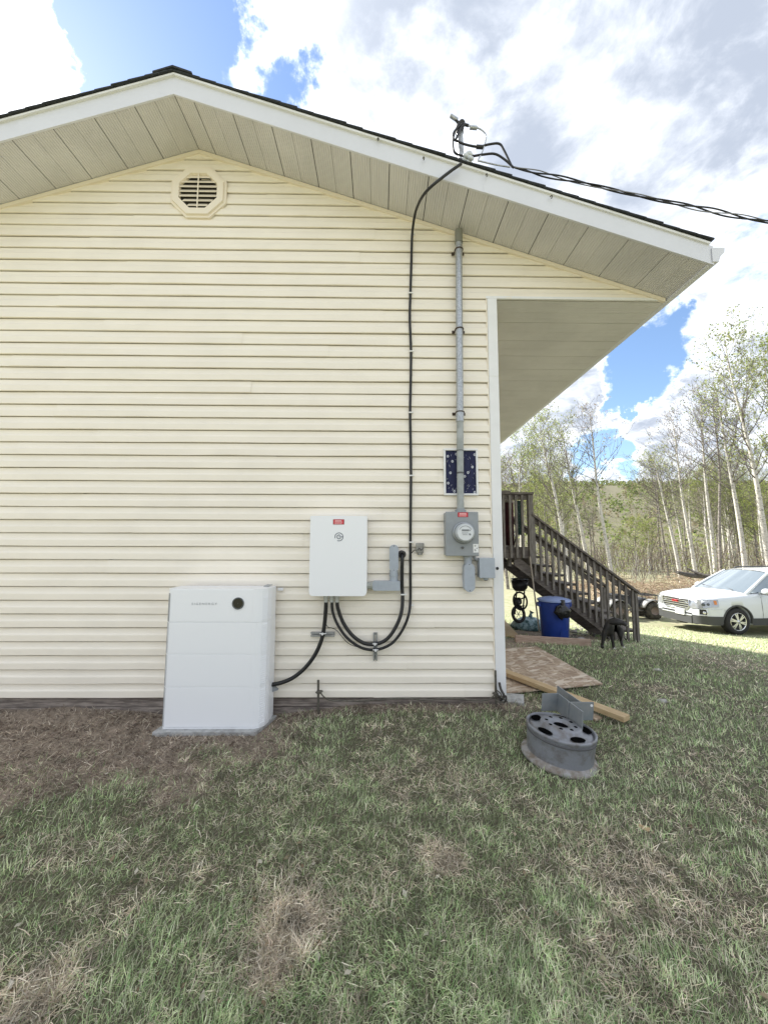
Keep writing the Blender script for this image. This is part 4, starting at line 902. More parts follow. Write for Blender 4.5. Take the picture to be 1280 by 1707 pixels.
for k in range(5):
    a = R(-78+72*k); c_ = WC+Vector((math.cos(a)*(RB-.076), math.sin(a)*(RB-.076), HR-.001)); m = MB(); n = 20
    t_, r_ = Vector((-math.sin(a), math.cos(a), 0)), Vector((math.cos(a), math.sin(a), 0)); up_ = Vector((0, 0, 1))
    m.add([c_+t_*math.cos(2*math.pi*i/n)*.048+r_*math.sin(2*math.pi*i/n)*.029+up_*(.0045-.0) for i in range(n)], [tuple(range(n))]); 
    m.add([c_+t_*math.cos(2*math.pi*i/n)*.048+r_*math.sin(2*math.pi*i/n)*.029+up_*(.0045) for i in range(n)]+[c_+t_*math.cos(2*math.pi*i/n)*.051+r_*math.sin(2*math.pi*i/n)*.032+up_*(.002) for i in range(n)], [(i, (i+1) % n, n+(i+1) % n, n+i) for i in range(n)])
    m.build('hand_hole_shade', HOLE_SHADE, rim)
for k in range(8):
    a = R(20+45*k); c_ = WC+Vector((math.cos(a)*.090, math.sin(a)*.090, HR+.0245)); MB().lathe([(.0001, .0012), (.011, .001), (.012, 0)], c_, (0, 0, 1), 12).build('bolt_hole_shade', HOLE_SHADE, rim)
MB().lathe([(RB-.0275, HR-.045), (RB-.0235, HR-.040), (RB-.0225, HR-.032), (RB-.0275, HR-.027)], WC, (0, 0, 1), 64).build('groove_shade_ring', mat('groove_shade', (.10, .10, .105), .8), rim)  # dark ring paints the shade of the groove under the top rim
PL = mat('primer_plate', (.20, .225, .24), .55, .2, c2=(.27, .28, .28), vscale=8)
ZT = WC.z+HR+.125
def pl(a, b, zt_=None, w=.008, drop=.125):
    A_, B_ = onZ(*a, ZT), onZ(*b, ZT); d = (B_-A_); nrm = Vector((-d.y, d.x, 0)).normalized()*w
    return MB().prism([A_, B_, B_-Vector((0, 0, drop)), A_-Vector((0, 0, drop))], nrm)
for a, b in (((922.6, 1154.5), (963, 1183)), ((922, 1141), (960, 1166)), ((897.5, 1157.5), (925, 1154.5)), ((940, 1168.5), (982.5, 1164.5))):
    pl(a, b).build('welded_plate', PL, rim, .0015)
q = onZ(978.5, 1170, ZT-.02); MB().lathe([(.0001, .0), (.010, .0)], q+Vector((.0, -.004, 0)), (-.1, -1, 0), 12).build('plate_hole', LABELW, rim)
rim.rotation_euler = (R(1), R(5), 0)
# ------------------------------------------------------------------ dog
def dog():
    g = gnd(1020, 1081); u = px_m(1, g); t = thing('dog', 'black dog with white paws and muzzle standing below the stairs', 'dog', g)
    def q(px, py, dy=0.0): return onY(px, py, g.y)+Vector((0, dy, 0))
    L = lambda cx, cy: (960+cx*150/1280, 960+cy*150/1280)
    J = {}
    pts = [('pelvis', q(*L(648, 728), .14), 7.6), ('belly', q(*L(545, 730), .05), 7.0), ('chest', q(*L(410, 722), -.04), 9.4), ('neck', q(*L(425, 645), -.10), 5.4), ('head', q(*L(500, 606), -.17), 5.3), ('muz', q(*L(568, 645), -.20), 3.3), ('nose', q(*L(604, 672), -.21), 2.4),
           ('fl1', q(*L(352, 800), -.08), 3.8), ('fl2', q(*L(338, 890), -.09), 2.3), ('fl3', q(*L(322, 975), -.08), 2.0), ('flp', q(*L(312, 1000), -.12), 2.5),
           ('fr1', q(*L(478, 810), -.02), 3.6), ('fr2', q(*L(500, 900), -.03), 2.3), ('fr3', q(*L(515, 1015), -.03), 2.0), ('frp', q(*L(524, 1042), -.07), 2.6),
           ('hr1', q(*L(668, 800), .06), 5.2), ('hr2', q(*L(650, 860), .03), 3.2), ('hr3', q(*L(690, 930), .09), 2.1), ('hr4', q(*L(692, 1018), .05), 2.0), ('hrp', q(*L(700, 1042), .0), 2.6),
           ('hl1', q(*L(590, 795), .17), 4.2), ('hl2', q(*L(578, 855), .16), 2.7), ('hl3', q(*L(562, 900), .20), 1.9), ('hl4', q(*L(540, 930), .16), 1.9),
           ('tail1', q(*L(700, 740), .22), 2.0), ('tail2', q(*L(722, 830), .26), 1.2), ('ear1', q(*L(470, 585), -.14), 2.4), ('ear2', q(*L(448, 622), -.15), 1.7)]
    idx = {n: i for i, (n, _, _) in enumerate(pts)}
    E_ = [('pelvis', 'belly'), ('belly', 'chest'), ('chest', 'neck'), ('neck', 'head'), ('head', 'muz'), ('muz', 'nose'), ('chest', 'fl1'), ('fl1', 'fl2'), ('fl2', 'fl3'), ('fl3', 'flp'), ('chest', 'fr1'), ('fr1', 'fr2'), ('fr2', 'fr3'), ('fr3', 'frp'), ('pelvis', 'hr1'), ('hr1', 'hr2'), ('hr2', 'hr3'), ('hr3', 'hr4'), ('hr4', 'hrp'), ('pelvis', 'hl1'), ('hl1', 'hl2'), ('hl2', 'hl3'), ('hl3', 'hl4'), ('pelvis', 'tail1'), ('tail1', 'tail2'), ('head', 'ear1'), ('ear1', 'ear2')]
    me = bpy.data.meshes.new('body'); me.from_pydata([p-g for _, p, _ in pts], [(idx[a], idx[b]) for a, b in E_], [])
    o = link(bpy.data.objects.new('body', me)); o.parent = t
    sk = o.modifiers.new('skin', 'SKIN'); sk.use_smooth_shade = True
    for i, (_, _, r_) in enumerate(pts): me.skin_vertices[0].data[i].radius = (r_*u*1.12, r_*u*1.12)
    me.skin_vertices[0].data[0].use_root = True
    sb_ = o.modifiers.new('sub', 'SUBSURF'); sb_.levels = sb_.render_levels = 2
    dg = bpy.context.evaluated_depsgraph_get(); dg.update(); m2 = bpy.data.meshes.new_from_object(o.evaluated_get(dg)); o.modifiers.clear(); o.data = m2
    for f in m2.polygons: f.use_smooth = True
    m2.materials.clear(); m2.materials.append(mat('black_fur', (.012, .011, .011), .55, c2=(.035, .03, .027), vscale=14, bump=.3, bscale=120)); m2.materials.append(mat('white_fur', (.62, .60, .57), .8))
    for f in m2.polygons:
        c_ = f.center
        for nme in ('frp', 'hrp', 'nose'):
            if (c_-(pts[idx[nme]][1]-g)).length < u*(4.2 if nme != 'nose' else 3.4): f.material_index = 1
    MB().sphere(pts[idx['nose']][1]+Vector((.012, -.012, .004)), u*1.0, 8).build('nose', INKD, t)
    for dy in (-1, 1): MB().sphere(q(*L(545, 612), -.20)+Vector((.0, -u*2.6, u*.8)) if dy < 0 else q(*L(560, 606), -.12), u*.8, 8).build('eye', mat('dog_eye', (.05, .03, .01), .1), t)
dog()
# ------------------------------------------------------------------ white SUV on the sunlit grass
def suv():
    w = gnd(1226, 1058); hd = math.atan2(-.07, -.99); rot = Matrix.Rotation(hd, 4, 'Z')
    org = w-(rot @ Vector((1.43, .80, 0)))*1.1
    car = thing('parked_suv', 'white sport utility vehicle parked on sunlit grass with red grille letters', 'car', org, hd); car.scale = (1.1, 1.1, 1.1)
    PAINT = mat('white_car_paint', (.60, .635, .67), .22, coat=.6); CLAD = mat('grey_cladding', (.055, .058, .06), .6); CHROME = mat('chrome', (.75, .76, .78), .12, 1.0)
    GLS = mat('car_glass', (.24, .29, .33), .05, .45, coat=1); TYRE = mat('tyre_rubber', (.022, .022, .022), .85, bump=.2, bscale=60)
    ZS = lambda z: z if z < .4 else .4+(z-.4)*1.05
    S = [(2.40, .50, .34, .78, .84), (2.37, .68, .30, .86, .92), (2.30, .78, .27, .92, .975), (2.18, .855, .25, .955, 1.015), (1.95, .90, .24, .99, 1.06), (1.43, .925, .24, 1.03, 1.11), (1.02, .925, .24, 1.06, 1.13), (.6, .925, .24, 1.075, 1.10), (-.5, .925, .24, 1.10, 1.12), (-1.43, .925, .24, 1.12, 1.14), (-2.0, .91, .26, 1.12, 1.14), (-2.28, .85, .30, 1.08, 1.10)]
    KEEPZ = ('wheel', 'rim', 'brake_disc', 'spokes', 'cladding', 'wheel_well'); xs = [s[0] for s in S]
    def par(x):
        for a, b in zip(S, S[1:]):
            if a[0] >= x >= b[0]:
                t = (a[0]-x)/(a[0]-b[0]); return [p+(q-p)*t for p, q in zip(a, b)]
        return S[0] if x > 2.40 else S[-1]
    def half(x):
        _, hw, zb, ze, zc = par(x)
        return [(0, zb), (hw-.12, zb), (hw-.03, zb+.08), (hw-.004, .46), (hw+.002, .60), (hw-.006, .74), (hw-.016, ze-.13), (hw-.035, ze-.06), (hw-.085, ze-.012), (hw-.17, ze+.012), (hw*.45, zc-.004), (0, zc)]
    X = sorted(set(xs+list(np.linspace(-2.28, 2.40, 60))), reverse=True)
    V = []; n = 0
    for x in X:
        h = half(x); ringp = h+[(-y, z) for y, z in h[-2:0:-1]]; n = len(ringp)
        V += [(x, y, z) for y, z in ringp]
    Fc = [(i*n+k, i*n+(k+1) % n, (i+1)*n+(k+1) % n, (i+1)*n+k) for i in range(len(X)-1) for k in range(n)]
    m = MB().add(V, Fc, True); m.add(V[:n], [tuple(range(n))]); m.add(V[-n:], [tuple(range(n))])
    bm_ = bmesh.new(); body = m.build('body', PAINT, car, world=False)
    bmesh.ops.remove_doubles; cut = MB()
    for x in (1.43, -1.43):
        for s_ in (-1, 1): cut.cyl((x, s_*.55, .36), (x, s_*1.2, .36), .415, 36)
    co = cut.build('cutter', None); bo = body.modifiers.new('arch', 'BOOLEAN'); bo.object = co; bo.operation = 'DIFFERENCE'; bo.solver = 'EXACT'
    co.matrix_basis = wm(body)
    dg = bpy.context.evaluated_depsgraph_get(); dg.update(); nm = bpy.data.meshes.new_from_object(body.evaluated_get(dg)); body.modifiers.clear(); body.data = nm; bpy.data.objects.remove(co)
    nm.materials.clear(); nm.materials.append(PAINT)
    for v_ in nm.vertices:
        if (abs(abs(v_.co.x)-1.43) > .425 or v_.co.z > .79) and v_.co.z > .4: v_.co.z = ZS(v_.co.z)
    def P(name, mb, mt_, par_=None, bev=0, **k):
        if name not in KEEPZ: mb.v = [(x, y, ZS(z)) for x, y, z in mb.v]
        o = mb.build(name, mt_, par_ or car, 0, world=False)
        if bev: b = o.modifiers.new('bevel', 'BEVEL'); b.width = bev; b.segments = 2; b.limit_method = 'ANGLE'
        return o
    def side(x, z): return side_(x, max(z, par(x)[2]+.082))
    side_ = lambda x, z: next((a[0]+(b[0]-a[0])*(z-a[1])/max(1e-6, b[1]-a[1]) for a, b in zip(half(x)[1:], half(x)[2:]) if a[1] <= z <= b[1]), half(x)[-3][0])
    P('wheel_well', MB().box(1.0, 1.86, -.70, .70, .30, .80), CLAD); P('wheel_well', MB().box(-1.86, -1.0, -.70, .70, .30, .80), CLAD)
    cl = MB(); CX = [2.40, 2.385, 2.37, 2.335, 2.30, 2.24, 2.18, 2.06, 1.95, 1.86]
    def strip(mb, xs_, z0, z1, off, sgn=1):
        V = [(x, sgn*(side(x, z)+off), z) for x in xs_ for z in (z0, (z0+z1)/2, z1)]; k = len(xs_)
        mb.add(V, [(i*3+j, i*3+j+1, i*3+j+4, i*3+j+3) for i in range(k-1) for j in range(2)], True)
    for s_ in (-1, 1):
        strip(cl, CX, .27, .50, .012, s_); strip(cl, list(np.linspace(1.0, -1.0, 12)), .26, .45, .008, s_)
        for xc in (1.43, -1.43): 
            V = []
            for k in range(25):
                a = R(-8+196*k/24)
                for r_, yo in ((.412, -.05), (.412, .012), (.445, .010), (.455, -.004)):
                    x, z = xc+r_*math.cos(a), .36+r_*math.sin(a); V.append((x, s_*(side(min(2.38, max(-2.27, x)), min(.9, max(.33, z)))+yo), z))
            cl.add(V, [(i*4+j, i*4+j+1, i*4+j+5, i*4+j+4) for i in range(24) for j in range(3)], True)
    cl.box(2.30, 2.412, -.50, .50, .25, .47).box(2.2, 2.36, -.60, .60, .25, .47)
    P('cladding', cl, CLAD)
    # greenhouse
    base = [(1.10, .0), (.98, .80), (-2.2, .78)]; g = MB()
    wb, wt = [(1.00, .80, 1.075), (1.13, .40, 1.125), (1.16, 0, 1.13), (1.13, -.40, 1.125), (1.00, -.80, 1.075)], [(.12, .60, 1.60), (.20, .3, 1.635), (.22, 0, 1.645), (.20, -.3, 1.635), (.12, -.60, 1.60)]
    g.add(wb+wt, [(k, k+1, 6+k, 5+k) for k in range(4)], True); P('windscreen', g, GLS)
    for s_ in (-1, 1):
        g = MB(); g.add([(.93, s_*.815, 1.085), (-.18, s_*.83, 1.10), (-.18, s_*.655, 1.575), (.14, s_*.645, 1.565)], [(0, 1, 2, 3)]); P('side_window', g, GLS)
        g = MB(); g.add([(-.26, s_*.83, 1.10), (-1.3, s_*.83, 1.12), (-1.2, s_*.65, 1.575), (-.26, s_*.655, 1.575)], [(0, 1, 2, 3)]); P('side_window', g, GLS)
        g = MB(); g.add([(-1.38, s_*.83, 1.13), (-2.1, s_*.80, 1.15), (-1.85, s_*.65, 1.55), (-1.28, s_*.65, 1.575)], [(0, 1, 2, 3)]); P('side_window', g, GLS)
        P('pillar', MB().tube([(1.06, s_*.82, 1.05), (.60, s_*.74, 1.33), (.10, s_*.635, 1.60)], [.045, .036, .034], 8), PAINT)
        P('pillar', MB().tube([(-.22, s_*.83, 1.09), (-.22, s_*.645, 1.60)], .035, 8), CLAD)
        P('pillar', MB().tube([(-1.34, s_*.83, 1.12), (-1.24, s_*.645, 1.60)], .045, 8), PAINT)
        P('pillar', MB().tube([(-2.2, s_*.80, 1.12), (-1.9, s_*.64, 1.58)], .07, 8), PAINT)
        P('roof_rail', MB().tube([(-.15, s_*.56, 1.66), (-.25, s_*.56, 1.70), (-1.5, s_*.56, 1.71), (-1.65, s_*.56, 1.66)], .018, 6), CLAD)
        mo = P('mirror', MB().sphere((.66, s_*1.02, 1.135), .1, 14, (.75, 1.2, .82)).tube([(.66, s_*.84, 1.09), (.66, s_*.97, 1.11)], .03, 8), PAINT); P('mirror_base', MB().obox((.66, s_*1.0, 1.065), (.10, .20, .03)), CLAD, mo, .008)
        sm_ = MB(); sm_.tube([(.70, s_*(side(.7, z)+.001), z) for z in (.42, .55, .7, .85, .98, 1.05)], .006, 5).tube([(-.24, s_*(side(-.24, z)+.001), z) for z in (.42, .55, .7, .85, .98, 1.08)], .006, 5).tube([(x, s_*(side(x, .43)+.001), .43) for x in (.70, .2, -.24)], .006, 5)
        P('door_seam', sm_, CLAD); P('door_handle', MB().obox((-.08, s_*.935, .93), (.17, .03, .032)), CHROME, None, .008)
        # headlight wrapping the corner
        hx = [2.40, 2.392, 2.385, 2.377, 2.37, 2.352, 2.335, 2.317, 2.30, 2.27, 2.24, 2.21, 2.18, 2.10, 2.02, 1.95]; V = []
        for i, x in enumerate(hx):
            t = i/15; z0, z1 = .655+.085*t, .835+.09*min(1, t*1.6)
            for z in (z0, (z0+z1)/2, z1): V.append((x+.010, s_*(side(x, z)+.010), z))
        hl = P('headlight', MB().add(V, [(i*3+j, i*3+j+1, i*3+j+4, i*3+j+3) for i in range(15) for j in range(2)], True), mat('headlight_lens', (.36, .38, .41), .08, .5, coat=1)); 
        P('lamp_pod', MB().lathe([(.045, 0), (.036, .01), (.001, .004)], (2.30, s_*(side(2.30, .79)+.012), .79), (.75, s_*.65, 0), 14).lathe([(.038, 0), (.03, .01), (.001, .004)], (2.21, s_*(side(2.21, .80)+.012), .80), (.5, s_*.85, 0), 14), mat('lamp_dark', (.10, .11, .13), .15, .6), hl)
        V = [(x+.004, s_*(side(x, z)+.014), z) for x in (2.07, 2.0) for z in (.80, .90)]; P('amber_lens', MB().add(V, [(0, 1, 3, 2)]), mat('amber_lens', (.60, .20, .04), .2), hl)
        fx = 2.30; fo = MB(); V = [(x+.010, s_*(side(x, z)+.012), z) for x in (2.355, 2.31, 2.25) for z in (.53, .66)]; fo.add(V, [(0, 1, 3, 2), (2, 3, 5, 4)])
        fl = P('fog_recess', fo, mat('recess_dark', (.012, .012, .013), .5)); P('fog_lamp', MB().lathe([(.036, 0), (.030, .012), (.001, .006)], (2.30, s_*(side(2.30, .58)+.016), .58), (.75, s_*.65, 0), 14), CHROME, fl)
        cx_ = MB(); cx_.tube([(x+.012, s_*(side(x, z)+.014), z) for x, z in ((2.36, .52), (2.25, .51), (2.235, .58), (2.25, .67), (2.30, .675))], .012, 6); P('chrome_surround', cx_, CHROME, fl)
        st_ = MB(); st_.tube([(x, s_*(side(x, z)+.004), z) for x, z in ((2.36, .66), (2.25, .665), (2.1, .675), (1.88, .69))], .012, 6); P('bumper_crease', st_, PAINT)
    P('roof', MB().add([(x, y, z) for x, dz in ((.14, -.01), (-.3, .035), (-1.0, .045), (-1.6, .02), (-2.0, -.05)) for y, z in ((.66, 1.59+dz), (.55, 1.632+dz), (.25, 1.658+dz), (0, 1.664+dz), (-.25, 1.658+dz), (-.55, 1.632+dz), (-.66, 1.59+dz))], [(i*7+k, i*7+k+1, i*7+8+k, i*7+7+k) for i in range(4) for k in range(6)], True), PAINT)
    P('rear_window', MB().add([(-2.2, .7, 1.14), (-2.2, -.7, 1.14), (-1.98, -.6, 1.54), (-1.98, .6, 1.54)], [(0, 1, 2, 3)]), GLS)
    P('wiper', MB().tube([(1.10, .5, 1.13), (.98, .05, 1.21)], .012, 5).tube([(1.11, -.1, 1.145), (.98, -.55, 1.19)], .012, 5), CLAD)
    # grille
    gx_ = 2.405; hexa = lambda s_, x: [(x, .45*s_, .70), (x, .36*s_, .61), (x, -.36*s_, .61), (x, -.45*s_, .70), (x, -.45*s_, .875), (x, .45*s_, .875)]
    gr_ = P('grille', MB().prism(hexa(1, 2.33), (gx_-2.33, 0, 0)), mat('grille_dark', (.02, .02, .022), .4))
    fr = MB(); h_ = hexa(1.0, gx_+.008); fr.tube(h_+[h_[0]], .018, 8); P('chrome_frame', fr, CHROME, gr_)
    for z, hw_ in ((.655, .38), (.712, .43), (.769, .43), (.826, .43)): P('chrome_bar', MB().box(gx_-.002, gx_+.016, -hw_, hw_, z-.010, z+.010), CHROME, gr_, .004)
    tm = Matrix.Translation((gx_+.024, .0, ZS(.797))) @ Matrix(((0, 0, 1, 0), (1, 0, 0, 0), (0, 1, 0, 0), (0, 0, 0, 1)))
    tx = text('badge_letters', 'GMC', .09, mat('red_badge', (.62, .02, .03), .3), gr_, Matrix.Identity(4), .006, 1.5); tx.matrix_parent_inverse = Matrix.Identity(4); tx.matrix_basis = tm @ Matrix.Diagonal((1.15, 1, 1, 1))
    np_ = P('number_plate', MB().box(2.41, 2.44, .0, .30, .45, .59), mat('plate_white', (.80, .80, .80), .4), None, .006)
    lp_ = MB(); rr = random.Random(4)
    for k in range(6): lp_.box(2.4405, 2.442, .03+k*.04, .055+k*.04, .495, .545)
    P('plate_print', lp_, mat('plate_ink', (.35, .38, .45), .5), np_)
    P('lower_intake', MB().box(2.36, 2.414, -.50, .50, .50, .535), mat('recess_dark', (.012, .012, .013), .5)); P('skid_strip', MB().box(2.385, 2.422, -.50, .50, .455, .475), CHROME, None, .006)
    def wheel(x, s_):
        wo = P('wheel', MB().lathe([(.235, -.11), (.30, -.115), (.345, -.10), (.36, -.07), (.36, .07), (.345, .10), (.30, .115), (.235, .11), (.225, .0), (.235, -.11)], (x, s_*.80, .36), (0, s_, 0), 40), TYRE)
        q = Vector((x, s_*.80, .36)); ax = Vector((0, s_, 0))
        P('rim', MB().lathe([(.238, .112), (.232, .118), (.222, .10), (.215, .03), (.21, -.05)], q, ax, 36), CHROME, wo)
        P('brake_disc', MB().lathe([(.001, .0), (.212, .0)], q, ax, 24), mat('brake_dark', (.05, .05, .052), .5, .5), wo)
        sp = MB()
        for k in range(6):
            for d_ in (-.11, .11):
                a = R(60*k+15)+d_; a2 = R(60*k+15)+d_*1.15
                p0 = q+Vector((math.cos(a)*.05, s_*.105, math.sin(a)*.05)); p1 = q+Vector((math.cos(a2)*.222, s_*.102, math.sin(a2)*.222)); sp.beam(p0, p1, .034, .03, (0, 1, 0))
        sp.lathe([(.001, .118), (.045, .116), (.06, .10)], q, ax, 16); P('spokes', sp, mat('alloy', (.62, .64, .66), .25, .85), wo)
    for x in (1.43, -1.43):
        for s_ in (-1, 1): wheel(x, s_)
suv()
# ------------------------------------------------------------------ quad bike behind the stairs
def quad():
    w = gnd(1082, 1030); s_ = px_m(1, w); g = Vector((w.x-px_m(31, w), w.y+.1, w.z))
    q = thing('quad_bike', 'dark quad bike with knobbly tyres parked behind the stair foot', 'quad bike', g)
    T = mat('quad_tyre', (.035, .033, .030), .9, c2=(.09, .08, .065), vscale=12); BODY = mat('quad_dark', (.03, .03, .034), .5); FEN = mat('quad_fender', (.30, .31, .31), .45, c2=(.20, .19, .18), vscale=5)
    for x in (-.66, .66):
        for y in (-.40, .40):
            c = g+Vector((x, y, .315)); wo = MB().lathe([(.15, -.11), (.25, -.125), (.30, -.10), (.305, 0), (.30, .10), (.25, .125), (.15, .11)], c, (0, 1, 0), 28).build('wheel', T, q)
            kn = MB()
            for k in range(22):
                a = R(k*360/22); d = Vector((math.cos(a), 0, math.sin(a)))
                for yy in (-.06, .06): kn.obox(c+d*.312+Vector((0, yy+(k % 2)*.02, 0)), (.05, .085, .035), mtx=Matrix.Rotation(-a+math.pi/2, 3, 'Y'))
            kn.build('tread_lug', T, wo)['kind'] = 'stuff'
            MB().lathe([(.15, -.11), (.145, -.05), (.06, -.02), (.001, -.03)], c, (0, 1, 0), 20).build('rim', mat('quad_rim', (.24, .19, .17), .6), wo)
    MB().prism([g+Vector((x, -.22, z)) for x, z in ((-.75, .42), (.8, .42), (.9, .62), (.55, .74), (.1, .68), (-.3, .78), (-.8, .72))], (0, .44, 0)).build('body', BODY, q, .03)
    MB().prism([g+Vector((x, -.14, z)) for x, z in ((-.72, .74), (.15, .70), (.2, .80), (-.1, .84), (-.7, .90))], (0, .28, 0)).build('seat', BLACKP, q, .03)
    for x0 in (.66, -.66):
        for sy in (-1, 1):
            V = []
            for k in range(9):
                a = R(15+150*k/8)
                for y in (.20, .54): V.append(g+Vector((x0+.42*math.cos(a), sy*y, .33+.40*math.sin(a))))
            o = MB().add(V, [(k*2, k*2+1, k*2+3, k*2+2) for k in range(8)], True).build('fender', FEN, q); o.modifiers.new('thick', 'SOLIDIFY').thickness = .02
        rk = MB()
        for y in np.linspace(-.38, .38, 5): rk.tube([g+Vector((x0-.3, y, .87)), g+Vector((x0+.3, y, .87))], .012, 5)
        for x in (-.3, 0, .3): rk.tube([g+Vector((x0+x, -.38, .87)), g+Vector((x0+x, .38, .87))], .012, 5)
        for x in (-.25, .25): rk.tube([g+Vector((x0+x, -.2, .65)), g+Vector((x0+x, -.2, .87))], .012, 5)
        rk.build('rack', BLACKP, q)
    MB().tube([g+Vector((.30, 0, .72)), g+Vector((.22, 0, 1.0))], .03, 8).tube([g+Vector((.12, -.38, 1.08)), g+Vector((.22, -.12, 1.0)), g+Vector((.22, .12, 1.0)), g+Vector((.12, .38, 1.08))], .016, 6).build('handlebar', BLACKP, q)
    MB().box(g.x-.55, g.x+.5, g.y-.36, g.y-.24, g.z+.30, g.z+.34).build('footrest', mat('quad_metal', (.2, .2, .2), .5, .5), q)
quad()
# ------------------------------------------------------------------ aspen wood behind the yard
BARK = mat('aspen_bark', (.55, .53, .49), .9, c2=(.08, .07, .065), vscale=5, stretch=(1.2, 1.2, 3.2), lo=.54, hi=.66, bump=.3, bscale=20, detail=8)
BARKD = mat('grey_bark', (.33, .30, .28), .9, c2=(.11, .10, .09), vscale=6, stretch=(1, 1, 2), bump=.3, bscale=20)
BRANCH = mat('dark_branch', (.16, .14, .13), .9, var=.3, vscale=3)
LEAF = leafmat('spring_leaf', transl=.5)
def quads_obj(name, C, U, Wv, colr, m, parent=None):
    """many small quads: centres C, half vectors U and Wv, one colour each"""
    n = len(C); V = np.stack([C-U-Wv, C+U-Wv, C+U+Wv, C-U+Wv], 1).reshape(-1, 3).astype(np.float32)
    return grid_mesh(name, V, np.arange(n*4).reshape(-1, 4), np.repeat(colr, 4, 0), m, parent)
def grid_mesh(name, V, Q, colr, m, parent=None):
    me = bpy.data.meshes.new(name); me.vertices.add(len(V)); me.vertices.foreach_set('co', np.ascontiguousarray(V, np.float32).ravel())
    me.loops.add(Q.size); me.loops.foreach_set('vertex_index', Q.ravel().astype(np.int32)); me.polygons.add(len(Q))
    me.polygons.foreach_set('loop_start', np.arange(len(Q), dtype=np.int32)*4); me.update(calc_edges=True)
    a = me.attributes.new('tint', 'FLOAT_COLOR', 'POINT'); a.data.foreach_set('color', np.concatenate([colr, np.ones((len(V), 1))], 1).astype(np.float32).ravel())
    me.materials.append(m); o = link(bpy.data.objects.new(name, me))
    if parent: o.parent = parent
    return o
rng = np.random.default_rng(12)
def unit(n):
    v = rng.normal(size=(n, 3)); return v/np.linalg.norm(v, axis=1, keepdims=True)
GREENS = np.array([(.25, .32, .085), (.31, .36, .11), (.20, .27, .07), (.34, .34, .13)]); PALE = np.array([(.31, .35, .17), (.37, .38, .21), (.26, .31, .13)]); BARE = np.array([(.30, .26, .23), (.36, .30, .27), (.34, .34, .22)])
def aspen(H, r0, leafn, pal, dark, seed, bs=.42, spread=1.0):
    rd = random.Random(seed); root = thing('aspen_tree', 'x', 'tree', (0, 0, 0)); wood = MB(); tips = []
    bend = Vector((rd.uniform(-.05, .05), rd.uniform(-.04, .04), 0))
    def trunk(t): return Vector((bend.x*H*t*t+.012*H*math.sin(t*7+seed)*t, bend.y*H*t*t+.010*H*math.sin(t*5+seed*2)*t, H*t))
    n = 16; wood.tube([trunk(i/n*.97)-Vector((0, 0, .4 if i == 0 else 0)) for i in range(n+1)], [r0*(1-i/n)**.8+.012 for i in range(n+1)], 8)
    nb = rd.randint(30, 42); limb = MB()
    for b in range(nb):
        t = bs+(.97-bs)*((b+rd.random())/nb); p = trunk(t); az = rd.uniform(0, 6.283); up = rd.uniform(.5, 1.25)
        L = H*(.06+.20*(1-(t-bs)/(1-bs))**.7)*rd.uniform(.6, 1.15)*spread*(1 if t > bs+.08 else .6); d = Vector((math.cos(az), math.sin(az), up)).normalized(); pts = [p]
        for k in range(4):
            d = (d+Vector((rd.uniform(-.25, .25), rd.uniform(-.25, .25), rd.uniform(-.05, .3)))).normalized(); pts.append(pts[-1]+d*L/4)
        rb = max(.010, r0*.34*(1-t)**.6); limb.tube(pts, [rb, rb*.8, rb*.6, rb*.4, rb*.25], 5, False); tips += pts[2:]
        for k in range(rd.randint(4, 7)):
            s = rd.randint(1, 4); q = pts[s]; e = (d+Vector((rd.uniform(-1, 1), rd.uniform(-1, 1), rd.uniform(-.3, .9)))).normalized(); l2 = L*rd.uniform(.2, .5); pp = [q, q+e*l2*.5, q+e*l2+Vector((0, 0, .15*l2))]
            limb.tube(pp, [rb*.35, rb*.25, .005], 3, False); tips += pp[1:]
            for w in range(3):
                f = (e+Vector((rd.uniform(-1, 1), rd.uniform(-1, 1), rd.uniform(-.5, 1)))).normalized(); a = pp[1].lerp(pp[2], rd.random()); z = a+f*l2*rd.uniform(.3, .6); limb.tube([a, z], [.008, .004], 3, False); tips.append(z)
    wood.build('trunk', BARKD if dark else BARK, root); limb.build('branches', BRANCH, root)
    T = np.array([tuple(t) for t in tips]); idx = rng.integers(0, len(T), leafn); C = T[idx]+rng.normal(size=(leafn, 3))*.13*H/13
    sz = rng.uniform(.016, .036, (leafn, 1))*H/13*1.2; U = unit(leafn)*sz; Wv = np.cross(unit(leafn), U); Wv = Wv/np.linalg.norm(Wv, axis=1, keepdims=True)*sz*.9
    quads_obj('crown', C, U, Wv, pal[rng.integers(0, len(pal), leafn)]*rng.uniform(.75, 1.2, (leafn, 1)), LEAF, root)
    return root
protos = [aspen(15, .15, 1500, PALE, False, 1), aspen(15, .14, 600, BARE, False, 2, .5), aspen(15, .13, 3000, GREENS, False, 3, .45), aspen(15, .12, 400, BARE, True, 4, .5), aspen(15, .15, 2400, PALE, False, 5, .38), aspen(11, .10, 4800, GREENS, True, 6, .25, 1.3), aspen(15, .11, 800, PALE, True, 7, .55)]
GRP = 'aspen trees in the wood behind the yard'
